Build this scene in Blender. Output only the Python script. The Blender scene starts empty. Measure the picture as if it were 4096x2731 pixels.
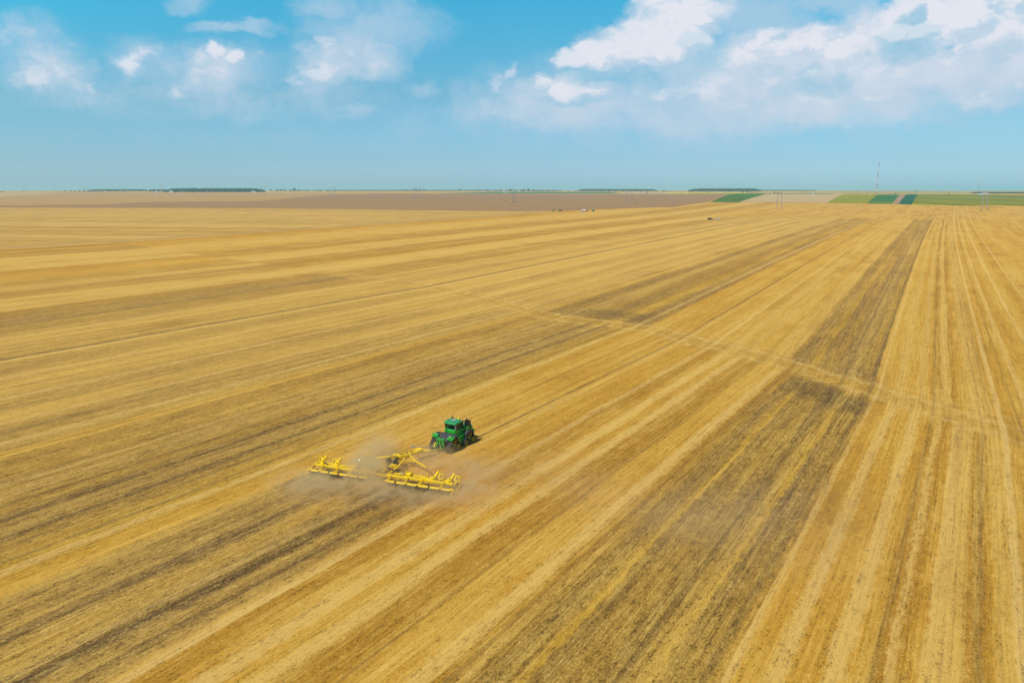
import bpy, bmesh, math, random
from mathutils import Vector, Matrix
R = math.radians
C = bpy.context.scene.collection
sc = bpy.context.scene

# ------------------------------------------------------------------ camera, sky, sun, exposure
FPX, CAMH = 2850.0, 38.0                      # focal length in photo pixels, camera height in metres
PITCH = math.atan((1365.5 - 762.0) / FPX)
cam_d = bpy.data.cameras.new('camera'); cam = bpy.data.objects.new('camera', cam_d); C.objects.link(cam)
cam_d.sensor_width = 36.0; cam_d.lens = 36.0 * FPX / 4096.0
cam_d.clip_start = 0.5; cam_d.clip_end = 200000
cam.location = (0, 0, CAMH); cam.rotation_euler = (R(90) - PITCH, 0, 0)
sc.camera = cam
sc.view_settings.view_transform = 'Standard'; sc.view_settings.look = 'None'
sc.view_settings.exposure = 0.0; sc.view_settings.gamma = 1.0
sc.render.engine = 'CYCLES'
sc.cycles.max_bounces = 5; sc.cycles.diffuse_bounces = 2; sc.cycles.glossy_bounces = 2
sc.cycles.transparent_max_bounces = 8; sc.cycles.volume_bounces = 2
sc.cycles.volume_step_rate = 1.0; sc.cycles.volume_max_steps = 128

SUN_AZ, SUN_EL = R(232), R(57)                # compass-style azimuth of the sun (from +Y clockwise)
sd = Vector((math.sin(SUN_AZ) * math.cos(SUN_EL), math.cos(SUN_AZ) * math.cos(SUN_EL), math.sin(SUN_EL)))
sun_d = bpy.data.lights.new('sun', 'SUN'); sun = bpy.data.objects.new('sun', sun_d); C.objects.link(sun)
sun_d.energy = 4.0; sun_d.angle = R(0.6); sun_d.color = (1.0, 0.955, 0.88)
sun.rotation_euler = (-sd).to_track_quat('-Z', 'Y').to_euler()


class NT:
    """small helper to write node maths as expressions"""
    def __init__(s, nt): s.nt = nt
    def n(s, t, **k):
        nd = s.nt.nodes.new(t)
        for a, b in k.items(): setattr(nd, a, b)
        return nd
    def put(s, sock, v):
        if v is None: return
        if isinstance(v, bpy.types.NodeSocket): s.nt.links.new(v, sock)
        else: sock.default_value = v
    def m(s, op, a, b=None, c=None, clamp=False):
        nd = s.n('ShaderNodeMath', operation=op, use_clamp=clamp)
        s.put(nd.inputs[0], a); s.put(nd.inputs[1], b); s.put(nd.inputs[2], c)
        return nd.outputs[0]
    def add(s, a, b): return s.m('ADD', a, b)
    def sub(s, a, b): return s.m('SUBTRACT', a, b)
    def mul(s, a, b): return s.m('MULTIPLY', a, b)
    def step(s, v, lo, hi, smooth=True):
        nd = s.n('ShaderNodeMapRange', interpolation_type='SMOOTHSTEP' if smooth else 'LINEAR')
        s.put(nd.inputs['Value'], v); s.put(nd.inputs['From Min'], lo); s.put(nd.inputs['From Max'], hi)
        return nd.outputs['Result']
    def rng(s, v, lo, hi, a, b):
        nd = s.n('ShaderNodeMapRange')
        for k_, x in zip(('Value', 'From Min', 'From Max', 'To Min', 'To Max'), (v, lo, hi, a, b)): s.put(nd.inputs[k_], x)
        return nd.outputs['Result']
    def vec(s, x, y, z=0.0):
        nd = s.n('ShaderNodeCombineXYZ')
        for i, v in enumerate((x, y, z)): s.put(nd.inputs[i], v)
        return nd.outputs[0]
    def noise(s, v, scale=1.0, detail=4.0, rough=0.55, dist=0.0, col=False, lac=2.0):
        nd = s.n('ShaderNodeTexNoise')
        s.put(nd.inputs['Vector'], v); s.put(nd.inputs['Scale'], scale); s.put(nd.inputs['Detail'], detail)
        s.put(nd.inputs['Roughness'], rough); s.put(nd.inputs['Distortion'], dist); s.put(nd.inputs['Lacunarity'], lac)
        return nd.outputs['Color' if col else 'Fac']
    def mix(s, f, a, b, t='MIX'):
        nd = s.n('ShaderNodeMix', data_type='RGBA', blend_type=t)
        s.put(nd.inputs[0], f)
        for k_, v in ((6, a), (7, b)):
            if isinstance(v, (tuple, list)): v = (*v[:3], 1.0)
            s.put(nd.inputs[k_], v)
        return nd.outputs[2]
    def ramp(s, f, stops, interp='LINEAR'):
        nd = s.n('ShaderNodeValToRGB'); cr = nd.color_ramp; cr.interpolation = interp
        while len(cr.elements) > 1: cr.elements.remove(cr.elements[-1])
        for i, (p, c) in enumerate(stops):
            e = cr.elements[0] if i == 0 else cr.elements.new(p)
            e.position = p; e.color = c if len(c) == 4 else (*c, 1.0)
        s.put(nd.inputs[0], f)
        return nd
    def attr(s, name): return s.n('ShaderNodeAttribute', attribute_name=name).outputs['Fac']


def lin(r, g, b):
    f = lambda c: (c / 255 / 12.92) if c / 255 <= 0.04045 else ((c / 255 + 0.055) / 1.055) ** 2.4
    return (f(r), f(g), f(b))


# photo position (2352-wide view) -> world direction ratios (x/y, z/y)
_c, _s = math.cos(PITCH), math.sin(PITCH)
def uv(dx, dy):
    x = (dx * 1.74150 - 2048) / FPX; y = -(dy * 1.74150 - 1365.5) / FPX
    d = (x, _c + y * _s, -_s + y * _c)
    return d[0] / d[1], d[2] / d[1]


def build_world():
    w = bpy.data.worlds.new('World'); sc.world = w; w.use_nodes = True
    nt = w.node_tree; nt.nodes.clear(); N = NT(nt)
    out = N.n('ShaderNodeOutputWorld'); bg = N.n('ShaderNodeBackground')
    nt.links.new(bg.outputs[0], out.inputs[0])
    sky = N.n('ShaderNodeTexSky', sky_type='NISHITA', sun_disc=False)
    sky.sun_elevation = SUN_EL; sky.sun_rotation = SUN_AZ; sky.altitude = 100
    sky.air_density = 1.0; sky.dust_density = 0.6; sky.ozone_density = 2.0
    tc = N.n('ShaderNodeTexCoord'); sp = N.n('ShaderNodeSeparateXYZ'); N.put(sp.inputs[0], tc.outputs['Generated'])
    x, y, z = sp.outputs
    yy = N.m('MAXIMUM', N.m('ABSOLUTE', y), 0.05)
    u0 = N.m('DIVIDE', x, yy); v0 = N.m('DIVIDE', z, yy)
    # tint the clear sky: turquoise above, milky blue near the horizon
    t = N.step(v0, 0.0, 0.28, False)
    tint = N.ramp(t, [(0.0, SKY_HOR), (0.16, SKY_LOW), (0.45, SKY_MID), (1.0, SKY_TOP)]).outputs[0]
    tint = N.mix(N.step(v0, 0.30, 0.9), tint, (0.80, 0.80, 0.74))
    clear = N.mix(1.0, sky.outputs[0], tint, 'MULTIPLY')
    # billowing: push the lookup point about with noise
    P = N.vec(u0, N.mul(v0, 1.5), 0.0)
    w1 = N.noise(P, 9.0, 6.0, 0.6, col=True); w2 = N.noise(P, 34.0, 5.0, 0.6, col=True)
    def off(c, amp):
        s_ = N.n('ShaderNodeSeparateColor'); N.put(s_.inputs[0], c)
        return N.mul(N.sub(s_.outputs[0], 0.5), amp), N.mul(N.sub(s_.outputs[1], 0.5), amp)
    a, b = off(w1, 0.060); c, d = off(w2, 0.030)
    u = N.add(N.add(u0, a), c); v = N.add(N.add(v0, N.mul(b, 0.7)), N.mul(d, 0.8))
    fb = N.noise(P, 16.0, 7.0, 0.62)
    UV = N.vec(u, v, 0.0)
    def vm(op, a_, b_, c_=None):
        nd = N.n('ShaderNodeVectorMath', operation=op)
        N.put(nd.inputs[0], a_); N.put(nd.inputs[1], b_)
        if c_ is not None: N.put(nd.inputs[2], c_)
        return nd.outputs['Value'] if op == 'DOT_PRODUCT' else nd.outputs[0]
    state = {'tot': u}
    kl = lambda px_: 0.80 if px_ < 1200 else 1.0
    def field(blobs, gain=1.0):
        tot = None
        for (px, py, rx, ry, k) in blobs:
            cu, cv = uv(px, py); ru = rx * 2.15 / FPX; rv = ry * 2.15 / FPX
            # each cloud waits for the one before it (keeps the node stack small)
            pv = vm('MULTIPLY_ADD', state['tot'], (1e-9, 1e-9, 1e-9), UV)
            e = vm('MULTIPLY_ADD', pv, (1 / ru, 1 / rv, 0), (-cu / ru, -cv / rv, 0))
            g = N.mul(N.m('SUBTRACT', 1.0, vm('DOT_PRODUCT', e, e), clamp=True), k * gain * kl(px))
            tot = g if tot is None else N.m('MAXIMUM', tot, g)
            state['tot'] = tot
        return tot
    hi2 = N.noise(N.vec(u, N.mul(v, 1.6), 3.0), 26.0, 6.0, 0.6)
    def fbm(o=(0.0, 0.0)):
        U = vm('ADD', UV, (o[0], o[1], 0.0))
        return N.noise(vm('MULTIPLY', U, (1.0, 1.45, 1.0)), 17.0, 8.0, 0.60)
    f_here = fbm(); f_up = fbm((-0.010, 0.016))
    relief = N.mul(N.sub(f_here, f_up), 3.2)                 # billows catch the light from the upper left
    def cloud(base, blobs, colr, lo, hi, amp, mx, body=None, gain=1.0):
        D = field(blobs, gain)
        dd = N.add(D, N.mul(N.sub(f_here, 0.5), N.mul(N.m('MINIMUM', N.mul(D, 4.0), 1.0), amp)))
        f = N.mul(N.step(dd, lo, hi), mx)
        if body: colr = N.mix(N.step(N.add(dd, relief), body[1], body[2]), body[0], colr)
        return N.mix(f, base, colr), dd
    S = SKY_STR
    K = lambda r, g, b: tuple(c_ / S for c_ in lin(r, g, b))
    clear = N.mix(1.0, clear, (1, 1, 1), 'MULTIPLY')
    # soft pale veils
    veil = [(60, 150, 170, 90, .5), (210, 200, 150, 60, .45), (330, 140, 140, 60, .5), (470, 180, 140, 80, .55), (590, 150, 90, 60, .45),
            (610, 255, 110, 40, .35), (860, 60, 170, 62, .8), (760, 12, 90, 34, .8), (545, 64, 110, 13, .8), (437, 8, 50, 26, .7),
            (880, 130, 70, 60, .8), (740, 150, 90, 80, .6), (815, 260, 55, 22, .6), (760, 230, 120, 60, .35), (965, 210, 40, 25, .55),
            (1055, 210, 30, 30, .4), (1130, 270, 110, 60, .5), (990, 280, 120, 40, .35), (1200, 230, 150, 70, .5), (1400, 200, 200, 90, .75),
            (1330, 270, 250, 70, .5), (1600, 230, 220, 120, .8), (1800, 190, 260, 110, .8), (2050, 150, 260, 120, .85), (2280, 110, 220, 150, .9),
            (2200, 250, 250, 60, .45), (1650, 30, 110, 60, .8), (1780, 45, 110, 60, .75), (1900, 8, 120, 24, .7), (1820, 300, 90, 30, .35),
            (1150, 210, 80, 50, .45), (60, 80, 90, 60, .6), (1960, 310, 160, 28, .3), (700, 320, 500, 40, .16), (1700, 330, 600, 50, .2)]
    col, dv = cloud(clear, veil, K(172, 204, 228), 0.0, 1.0, 1.2, 0.85, gain=1.35)
    # the broad pinkish white sheet on the right and behind the towers
    wide = [(1900, 235, 350, 60, .55), (1300, 250, 240, 55, .45), (1650, 275, 300, 45, .38), (500, 225, 420, 55, .32), (2250, 140, 180, 80, .7), (1640, 175, 110, 45, .9), (1760, 125, 130, 45, 1.0), (1900, 115, 150, 55, 1.0), (2050, 85, 150, 62, 1.0), (2220, 50, 170, 75, 1.1), (2330, 90, 100, 85, .9), (1950, 170, 230, 45, .7), (2200, 150, 200, 55, .7),
            (1750, 205, 200, 42, .6), (1540, 60, 90, 70, .9), (1400, 112, 85, 45, .7), (2250, 215, 120, 40, .45), (120, 150, 110, 60, .5), (480, 160, 110, 60, .6), (800, 135, 100, 50, .7), (1290, 205, 110, 26, .6)]
    col, dq = cloud(col, wide, K(214, 221, 235), 0.0, 0.95, 0.8, 0.86, gain=1.2)
    # white, lit masses
    white = [(1300, 178, 60, 18, .7), (1390, 190, 70, 20, .6), (1450, 150, 70, 26, .7), (1300, 225, 60, 14, .45), (1110, 205, 40, 18, .45), (1500, 200, 70, 30, .5), (1180, 270, 60, 20, .4), (25, 75, 50, 40, .5), (70, 95, 40, 30, .5), (110, 140, 75, 42, .5), (145, 120, 34, 25, .5), (75, 190, 60, 30, .42), (205, 205, 50, 32, .4),
             (300, 148, 40, 24, .8), (255, 135, 50, 16, .42), (345, 125, 60, 18, .38), (450, 128, 30, 22, .8), (487, 110, 22, 16, .95), (533, 120, 22, 20, 1.0),
             (420, 175, 60, 32, .55), (385, 215, 32, 25, .5), (500, 160, 60, 30, .5), (595, 120, 25, 12, .4), (745, 92, 30, 18, .65), (700, 100, 28, 14, .55),
             (790, 128, 38, 24, .85), (735, 150, 50, 30, .75), (690, 180, 32, 22, .6), (850, 140, 45, 30, .5), (895, 110, 38, 26, .5),
             (585, 255, 20, 26, .35), (815, 262, 35, 13, .4), (1172, 172, 20, 18, .6), (1140, 195, 34, 18, .6),
             (1240, 182, 28, 20, .85), (1275, 200, 50, 22, .85), (1350, 208, 60, 16, .6), (1245, 212, 28, 14, .6), (1150, 265, 60, 24, .35), (1075, 300, 30, 20, .35),
             (1545, 15, 80, 50, 1.2), (1500, 50, 75, 42, 1.2), (1455, 80, 60, 35, 1.1), (1580, 60, 70, 45, 1.0), (1630, 10, 50, 30, .6),
             (1345, 105, 38, 24, 1.1), (1320, 130, 50, 26, 1.1), (1385, 125, 60, 30, 1.0), (1430, 105, 45, 30, 1.0), (1465, 118, 40, 30, .9),
             (1600, 110, 60, 30, .75), (1540, 110, 50, 30, .8),
             (1700, 130, 100, 40, .8), (1800, 100, 110, 36, .9), (1900, 100, 120, 44, .9), (2010, 85, 110, 44, .9), (2080, 40, 100, 50, .9), (2200, 20, 130, 60, 1.0),
             (2300, 40, 120, 60, .95), (2180, 90, 110, 50, .8), (1620, 190, 90, 40, .7), (1560, 225, 60, 30, .5), (1720, 175, 90, 36, .7), (1950, 150, 160, 34, .5),
             (1800, 235, 150, 22, .4), (2060, 230, 160, 16, .4), (2240, 240, 60, 40, .45), (2330, 215, 60, 30, .45), (1810, 295, 25, 16, .4), (1940, 296, 25, 10, .4)]
    col, dw = cloud(col, white, K(233, 234, 243), 0.08, 0.95, 1.5, 0.86, (K(180, 208, 230), 0.05, 1.0))
    # blue-grey shaded undersides and nearer clouds in shade
    shade = [(1400, 172, 120, 20, .9), (1310, 168, 50, 12, .7), (1480, 178, 80, 30, .7), (1330, 232, 110, 10, .55), (1620, 130, 55, 45, .75), (1600, 165, 70, 40, .6), (1570, 190, 45, 30, .5),
             (2078, 112, 78, 26, 1.0), (2040, 90, 45, 22, .8), (2120, 90, 42, 24, .8), (2110, 45, 18, 26, .9), (2085, 55, 22, 22, .8), (2180, 103, 14, 8, .7), (1987, 113, 10, 7, .6),
             (1870, 200, 60, 32, .7), (1850, 170, 26, 16, .6), (1875, 162, 18, 14, .6), (1935, 190, 30, 22, .7), (1800, 210, 40, 20, .5),
             (2290, 130, 40, 40, .45), (2330, 100, 40, 24, .45), (2250, 170, 40, 40, .4), (1270, 30, 1, 1, .1)]
    hi = N.noise(P, 40.0, 4.0, 0.6)
    shc = N.mix(N.step(N.add(v, N.mul(hi, 0.0)), 0.05, 0.3), K(152, 200, 224), K(138, 194, 222))
    col, dsh = cloud(col, shade, shc, 0.05, 0.95, 1.3, 0.78, (K(118, 187, 219), -0.1, 0.8))
    # sunlit rims on the shaded clouds
    lit = [(2060, 76, 44, 20, 1.0), (2120, 78, 34, 17, 1.0), (1872, 168, 16, 10, .6), (1600, 90, 34, 16, .8), (2030, 82, 22, 10, .5)]
    col, _d = cloud(col, lit, K(215, 228, 238), 0.1, 0.8, 1.2, 0.8)
    # behind and below the horizon the clouds are not drawn
    front = N.mul(N.step(y, 0.02, 0.2), N.step(v0, 0.0, 0.01))
    col = N.mix(front, clear, col)
    N.put(bg.inputs['Color'], col); bg.inputs['Strength'].default_value = S
    w.cycles.sampling_method = 'MANUAL'; w.cycles.sample_map_resolution = 256


SKY_STR = 0.1
SKY_HOR = (0.74, 1.10, 1.82); SKY_LOW = (0.60, 0.95, 1.32); SKY_MID = (0.54, 1.02, 1.14); SKY_TOP = (0.20, 1.46, 1.52)
build_world()

# ------------------------------------------------------------------ places
_T = [(-1e5, 0), (1100, 0), (1400, 3), (1650, 7), (2000, 11), (2500, 16), (3500, 23), (5000, 29), (8000, 34), (20000, 37), (1e6, 37)]
def zt(Y):
    for (a, za), (b, zb) in zip(_T, _T[1:]):
        if Y < b: return za + (zb - za) * (Y - a) / (b - a)
    return 37.0
def at(px, py, z=0.0):
    """photo pixel (4096 wide) -> point on the land (plus height z)"""
    u, v = uv(px / 1.7415, py / 1.7415)
    lo, hi = 20.0, 30000.0
    for _ in range(60):
        m_ = (lo + hi) / 2
        if CAMH + v * m_ > zt(m_) + z: lo = m_
        else: hi = m_
    return Vector((u * lo, lo, zt(lo) + z))
AZ = R(33)
SA, CA = math.sin(AZ), math.cos(AZ)
def XY(s, p): return (s * SA + p * CA, s * CA - p * SA)
def SP(X, Y): return (X * SA + Y * CA, X * CA - Y * SA)
_FO = [(-3000, 420), (-600, 300), (-223, 228), (-180, 221), (-106, 187), (-75, 186), (-34, 164), (-13, 149), (0, 139), (10, 133), (60, 110), (3000, -300)]
def sfold(p):
    for (a, sa), (b, sb) in zip(_FO, _FO[1:]):
        if p < b: return sa + (sb - sa) * (p - a) / (b - a)
    return -300
def rowcoord(s, p):
    q = s - sfold(p)
    r = p
    if q > 0:
        h = q / (1 + q / 4000)
        for _ in range(8):
            a = 0.052 + 0.00018 * (-14 - max(r, -800))
            r = p + a * h
    return r, q


# ------------------------------------------------------------------ mesh helpers
class MB:
    def __init__(s): s.v = []; s.f = []; s.sm = []
    def quad(s, vs, fs, smooth=False):
        o = len(s.v); s.v += [tuple(v) for v in vs]
        for f in fs: s.f.append([i + o for i in f]); s.sm.append(smooth)
        return s
    def box(s, c, d, rot=(0, 0, 0), taper=1.0):
        M = Matrix.Translation(c) @ (Matrix.Rotation(rot[2], 4, 'Z') @ Matrix.Rotation(rot[1], 4, 'Y') @ Matrix.Rotation(rot[0], 4, 'X'))
        vs = []
        for k in (-1, 1):
            t = taper if k > 0 else 1
            for a, b in ((-1, -1), (1, -1), (1, 1), (-1, 1)): vs.append(M @ Vector((a * d[0] / 2 * t, b * d[1] / 2 * t, k * d[2] / 2)))
        return s.quad(vs, [(3, 2, 1, 0), (4, 5, 6, 7), (0, 1, 5, 4), (1, 2, 6, 5), (2, 3, 7, 6), (3, 0, 4, 7)])
    def beam(s, a, b, w, h=None):
        a, b = Vector(a), Vector(b); h = h or w; d = (b - a); L = d.length; d.normalize()
        up = Vector((0, 0, 1)) if abs(d.z) < 0.95 else Vector((0, 1, 0))
        x = d.cross(up).normalized(); z = x.cross(d).normalized()
        vs = []
        for e in (a, b):
            for i, j in ((-1, -1), (1, -1), (1, 1), (-1, 1)): vs.append(e + x * (i * w / 2) + z * (j * h / 2))
        return s.quad(vs, [(3, 2, 1, 0), (4, 5, 6, 7), (0, 1, 5, 4), (1, 2, 6, 5), (2, 3, 7, 6), (3, 0, 4, 7)])
    def tube(s, pts, r, n=8, r2=None):
        pts = [Vector(p) for p in pts]; o = []
        for i, p in enumerate(pts):
            d = (pts[min(i + 1, len(pts) - 1)] - pts[max(i - 1, 0)]).normalized()
            up = Vector((0, 0, 1)) if abs(d.z) < 0.95 else Vector((0, 1, 0))
            x = d.cross(up).normalized(); z = x.cross(d)
            rr = r if r2 is None else r + (r2 - r) * i / (len(pts) - 1)
            o += [p + (x * math.cos(t) + z * math.sin(t)) * rr for t in [2 * math.pi * k / n for k in range(n)]]
        fs = []
        for i in range(len(pts) - 1):
            for k in range(n): fs.append((i * n + k, i * n + (k + 1) % n, (i + 1) * n + (k + 1) % n, (i + 1) * n + k))
        fs.append(tuple(range(n))[::-1]); fs.append(tuple((len(pts) - 1) * n + k for k in range(n)))
        return s.quad(o, fs, True)
    def wheel(s, c, r, w, n=24, prof=None):
        """solid of revolution about the local x axis"""
        prof = prof or [(-w / 2, 0.0), (-w / 2, r * .9), (-w / 2 * .85, r), (w / 2 * .85, r), (w / 2, r * .9), (w / 2, 0.0)]
        c = Vector(c); vs = []; m = len(prof)
        for k in range(n):
            t = 2 * math.pi * k / n
            for (x, q) in prof: vs.append(c + Vector((x, q * math.cos(t), q * math.sin(t))))
        fs = [(k * m + i, k * m + i + 1, ((k + 1) % n) * m + i + 1, ((k + 1) % n) * m + i) for k in range(n) for i in range(m - 1)]
        return s.quad(vs, fs)
    def prism(s, poly, x0, x1):
        """poly in (y,z), extruded along x"""
        n = len(poly)
        vs = [(x0, y, z) for y, z in poly] + [(x1, y, z) for y, z in poly]
        fs = [tuple(range(n)), tuple(range(2 * n - 1, n - 1, -1))] + [(i, i + n, (i + 1) % n + n, (i + 1) % n) for i in range(n)]
        return s.quad(vs, fs)
    def build(s, name, mat, parent=None, bevel=0.0):
        me = bpy.data.meshes.new(name); me.from_pydata(s.v, [], s.f); me.update()
        bm = bmesh.new(); bm.from_mesh(me); bmesh.ops.recalc_face_normals(bm, faces=bm.faces)
        if bevel:
            bmesh.ops.bevel(bm, geom=[e for e in bm.edges if len(e.link_faces) == 2 and e.calc_face_angle(0) > 0.6], offset=bevel, segments=1, affect='EDGES')
        bm.to_mesh(me); bm.free()
        o = bpy.data.objects.new(name, me); C.objects.link(o)
        if mat: me.materials.append(mat)
        if not bevel:
            for p, sm in zip(me.polygons, s.sm): p.use_smooth = sm
        if parent: o.parent = parent
        return o

def tag(o, label=None, cat=None, group=None, kind=None):
    if label: o['label'] = label
    if cat: o['category'] = cat
    if group: o['group'] = group
    if kind: o['kind'] = kind
    return o
def thing(name, loc, rz, label, cat, group=None):
    o = bpy.data.objects.new(name, None); C.objects.link(o); o.location = loc; o.rotation_euler = (0, 0, rz)
    o.empty_display_size = 0.3
    return tag(o, label, cat, group)
def copy_tree(o, parent=None):
    c = o.copy(); C.objects.link(c); c.parent = parent
    for ch in list(o.children): copy_tree(ch, c)
    return c

# ------------------------------------------------------------------ simple materials
def mat(name, col, rough=0.6, metal=0.0, spec=0.4, dirt=0.0, dirtcol=(0.32, 0.2, 0.1), scale=3.0, coat=0.0, alpha=1.0):
    m_ = bpy.data.materials.new(name); m_.use_nodes = True; nt = m_.node_tree; N = NT(nt)
    b = nt.nodes['Principled BSDF']
    b.inputs['Roughness'].default_value = rough; b.inputs['Metallic'].default_value = metal
    b.inputs['Specular IOR Level'].default_value = spec; b.inputs['Coat Weight'].default_value = coat
    tc = N.n('ShaderNodeTexCoord').outputs['Object']
    f = N.noise(tc, scale, 5.0, 0.65)
    c = N.mix(N.step(f, 0.3, 0.75), tuple(x * 0.88 for x in col), tuple(min(1, x * 1.08) for x in col))
    if dirt: c = N.mix(N.mul(N.step(N.noise(tc, scale * 1.7, 6.0, 0.7), 0.42, 0.72), dirt), c, dirtcol)
    N.put(b.inputs['Base Color'], c)
    N.put(b.inputs['Roughness'], N.rng(f, 0.2, 0.8, rough * 0.8, min(1, rough * 1.25)))
    return m_

M = dict(
    green=mat('green_paint', (0.010, 0.37, 0.025), 0.32, spec=0.5, dirt=0.12, coat=0.3),
    roofgreen=mat('roof_paint', (0.008, 0.30, 0.08), 0.35, spec=0.5, dirt=0.25, coat=0.2),
    dgreen=mat('dark_green_paint', (0.01, 0.12, 0.03), 0.5, dirt=0.3),
    yellow=mat('yellow_paint', (0.92, 0.61, 0.002), 0.5, spec=0.25, dirt=0.15),
    wheelyel=mat('wheel_yellow', (0.55, 0.42, 0.02), 0.45, dirt=0.45),
    black=mat('black_plastic', (0.012, 0.012, 0.014), 0.45, dirt=0.08),
    rubber=mat('track_rubber', (0.030, 0.030, 0.034), 0.8, dirt=0.45, dirtcol=(0.13, 0.11, 0.10)),
    grey=mat('grey_deck', (0.052, 0.055, 0.060), 0.7, dirt=0.25, dirtcol=(0.16, 0.13, 0.1)),
    steel=mat('bright_steel', (0.75, 0.77, 0.8), 0.22, 0.9),
    dsteel=mat('dark_steel', (0.05, 0.045, 0.04), 0.5, 0.4, dirt=0.4),
    orange=mat('orange_lens', (0.95, 0.3, 0.02), 0.2),
    lemon=mat('receiver_yellow', (0.85, 0.8, 0.02), 0.3),
    red=mat('red_lens', (0.45, 0.04, 0.015), 0.25),
    glass=None,
    white=mat('white_paint', (0.78, 0.8, 0.82), 0.35, dirt=0.1),
    carblack=mat('black_car_paint', (0.008, 0.007, 0.009), 0.25, coat=0.5),
    truckred=mat('red_truck_paint', (0.35, 0.03, 0.035), 0.35),
    tank=mat('pale_tank_paint', (0.75, 0.68, 0.74), 0.3),
    teal=mat('teal_paint', (0.01, 0.28, 0.27), 0.4),
    greysteel=mat('galvanised_steel', (0.40, 0.37, 0.38), 0.6, 0.0),
    mastred=mat('mast_red', (0.40, 0.05, 0.06), 0.5),
    wall=mat('white_plaster', (0.78, 0.76, 0.74), 0.8, scale=0.3),
    roof=mat('clay_roof', (0.34, 0.16, 0.12), 0.8, scale=0.5),
    slate=mat('pale_metal_roof', (0.5, 0.56, 0.6), 0.5, scale=0.5),
    trunk=mat('bark', (0.09, 0.065, 0.045), 0.9),
    skin=mat('skin', (0.5, 0.3, 0.2), 0.6), shirt=mat('pale_blue_shirt', (0.55, 0.72, 0.85), 0.8), trousers=mat('dark_trousers', (0.03, 0.035, 0.05), 0.8), hair=mat('dark_hair', (0.02, 0.015, 0.01), 0.8),
)
def glass_mat(tr):
    m_ = bpy.data.materials.new('tinted_cab_glass'); m_.use_nodes = True; nt = m_.node_tree; nt.nodes.clear(); N = NT(nt)
    o = N.n('ShaderNodeOutputMaterial'); t = N.n('ShaderNodeBsdfTransparent'); g = N.n('ShaderNodeBsdfGlossy'); mx = N.n('ShaderNodeMixShader')
    t.inputs[0].default_value = (*tr, 1); g.inputs['Roughness'].default_value = 0.03; g.inputs[0].default_value = (0.8, 0.95, 1, 1)
    lw = N.n('ShaderNodeLayerWeight'); lw.inputs[0].default_value = 0.5
    N.put(mx.inputs[0], N.m('MULTIPLY_ADD', N.m('POWER', lw.outputs['Facing'], 4.0), 0.8, 0.06)); N.put(mx.inputs[1], t.outputs[0]); N.put(mx.inputs[2], g.outputs[0]); N.put(o.inputs[0], mx.outputs[0])
    return m_
M['glass'] = glass_mat((0.07, 0.13, 0.14)); M['clear_glass'] = glass_mat((0.55, 0.72, 0.74))

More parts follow.
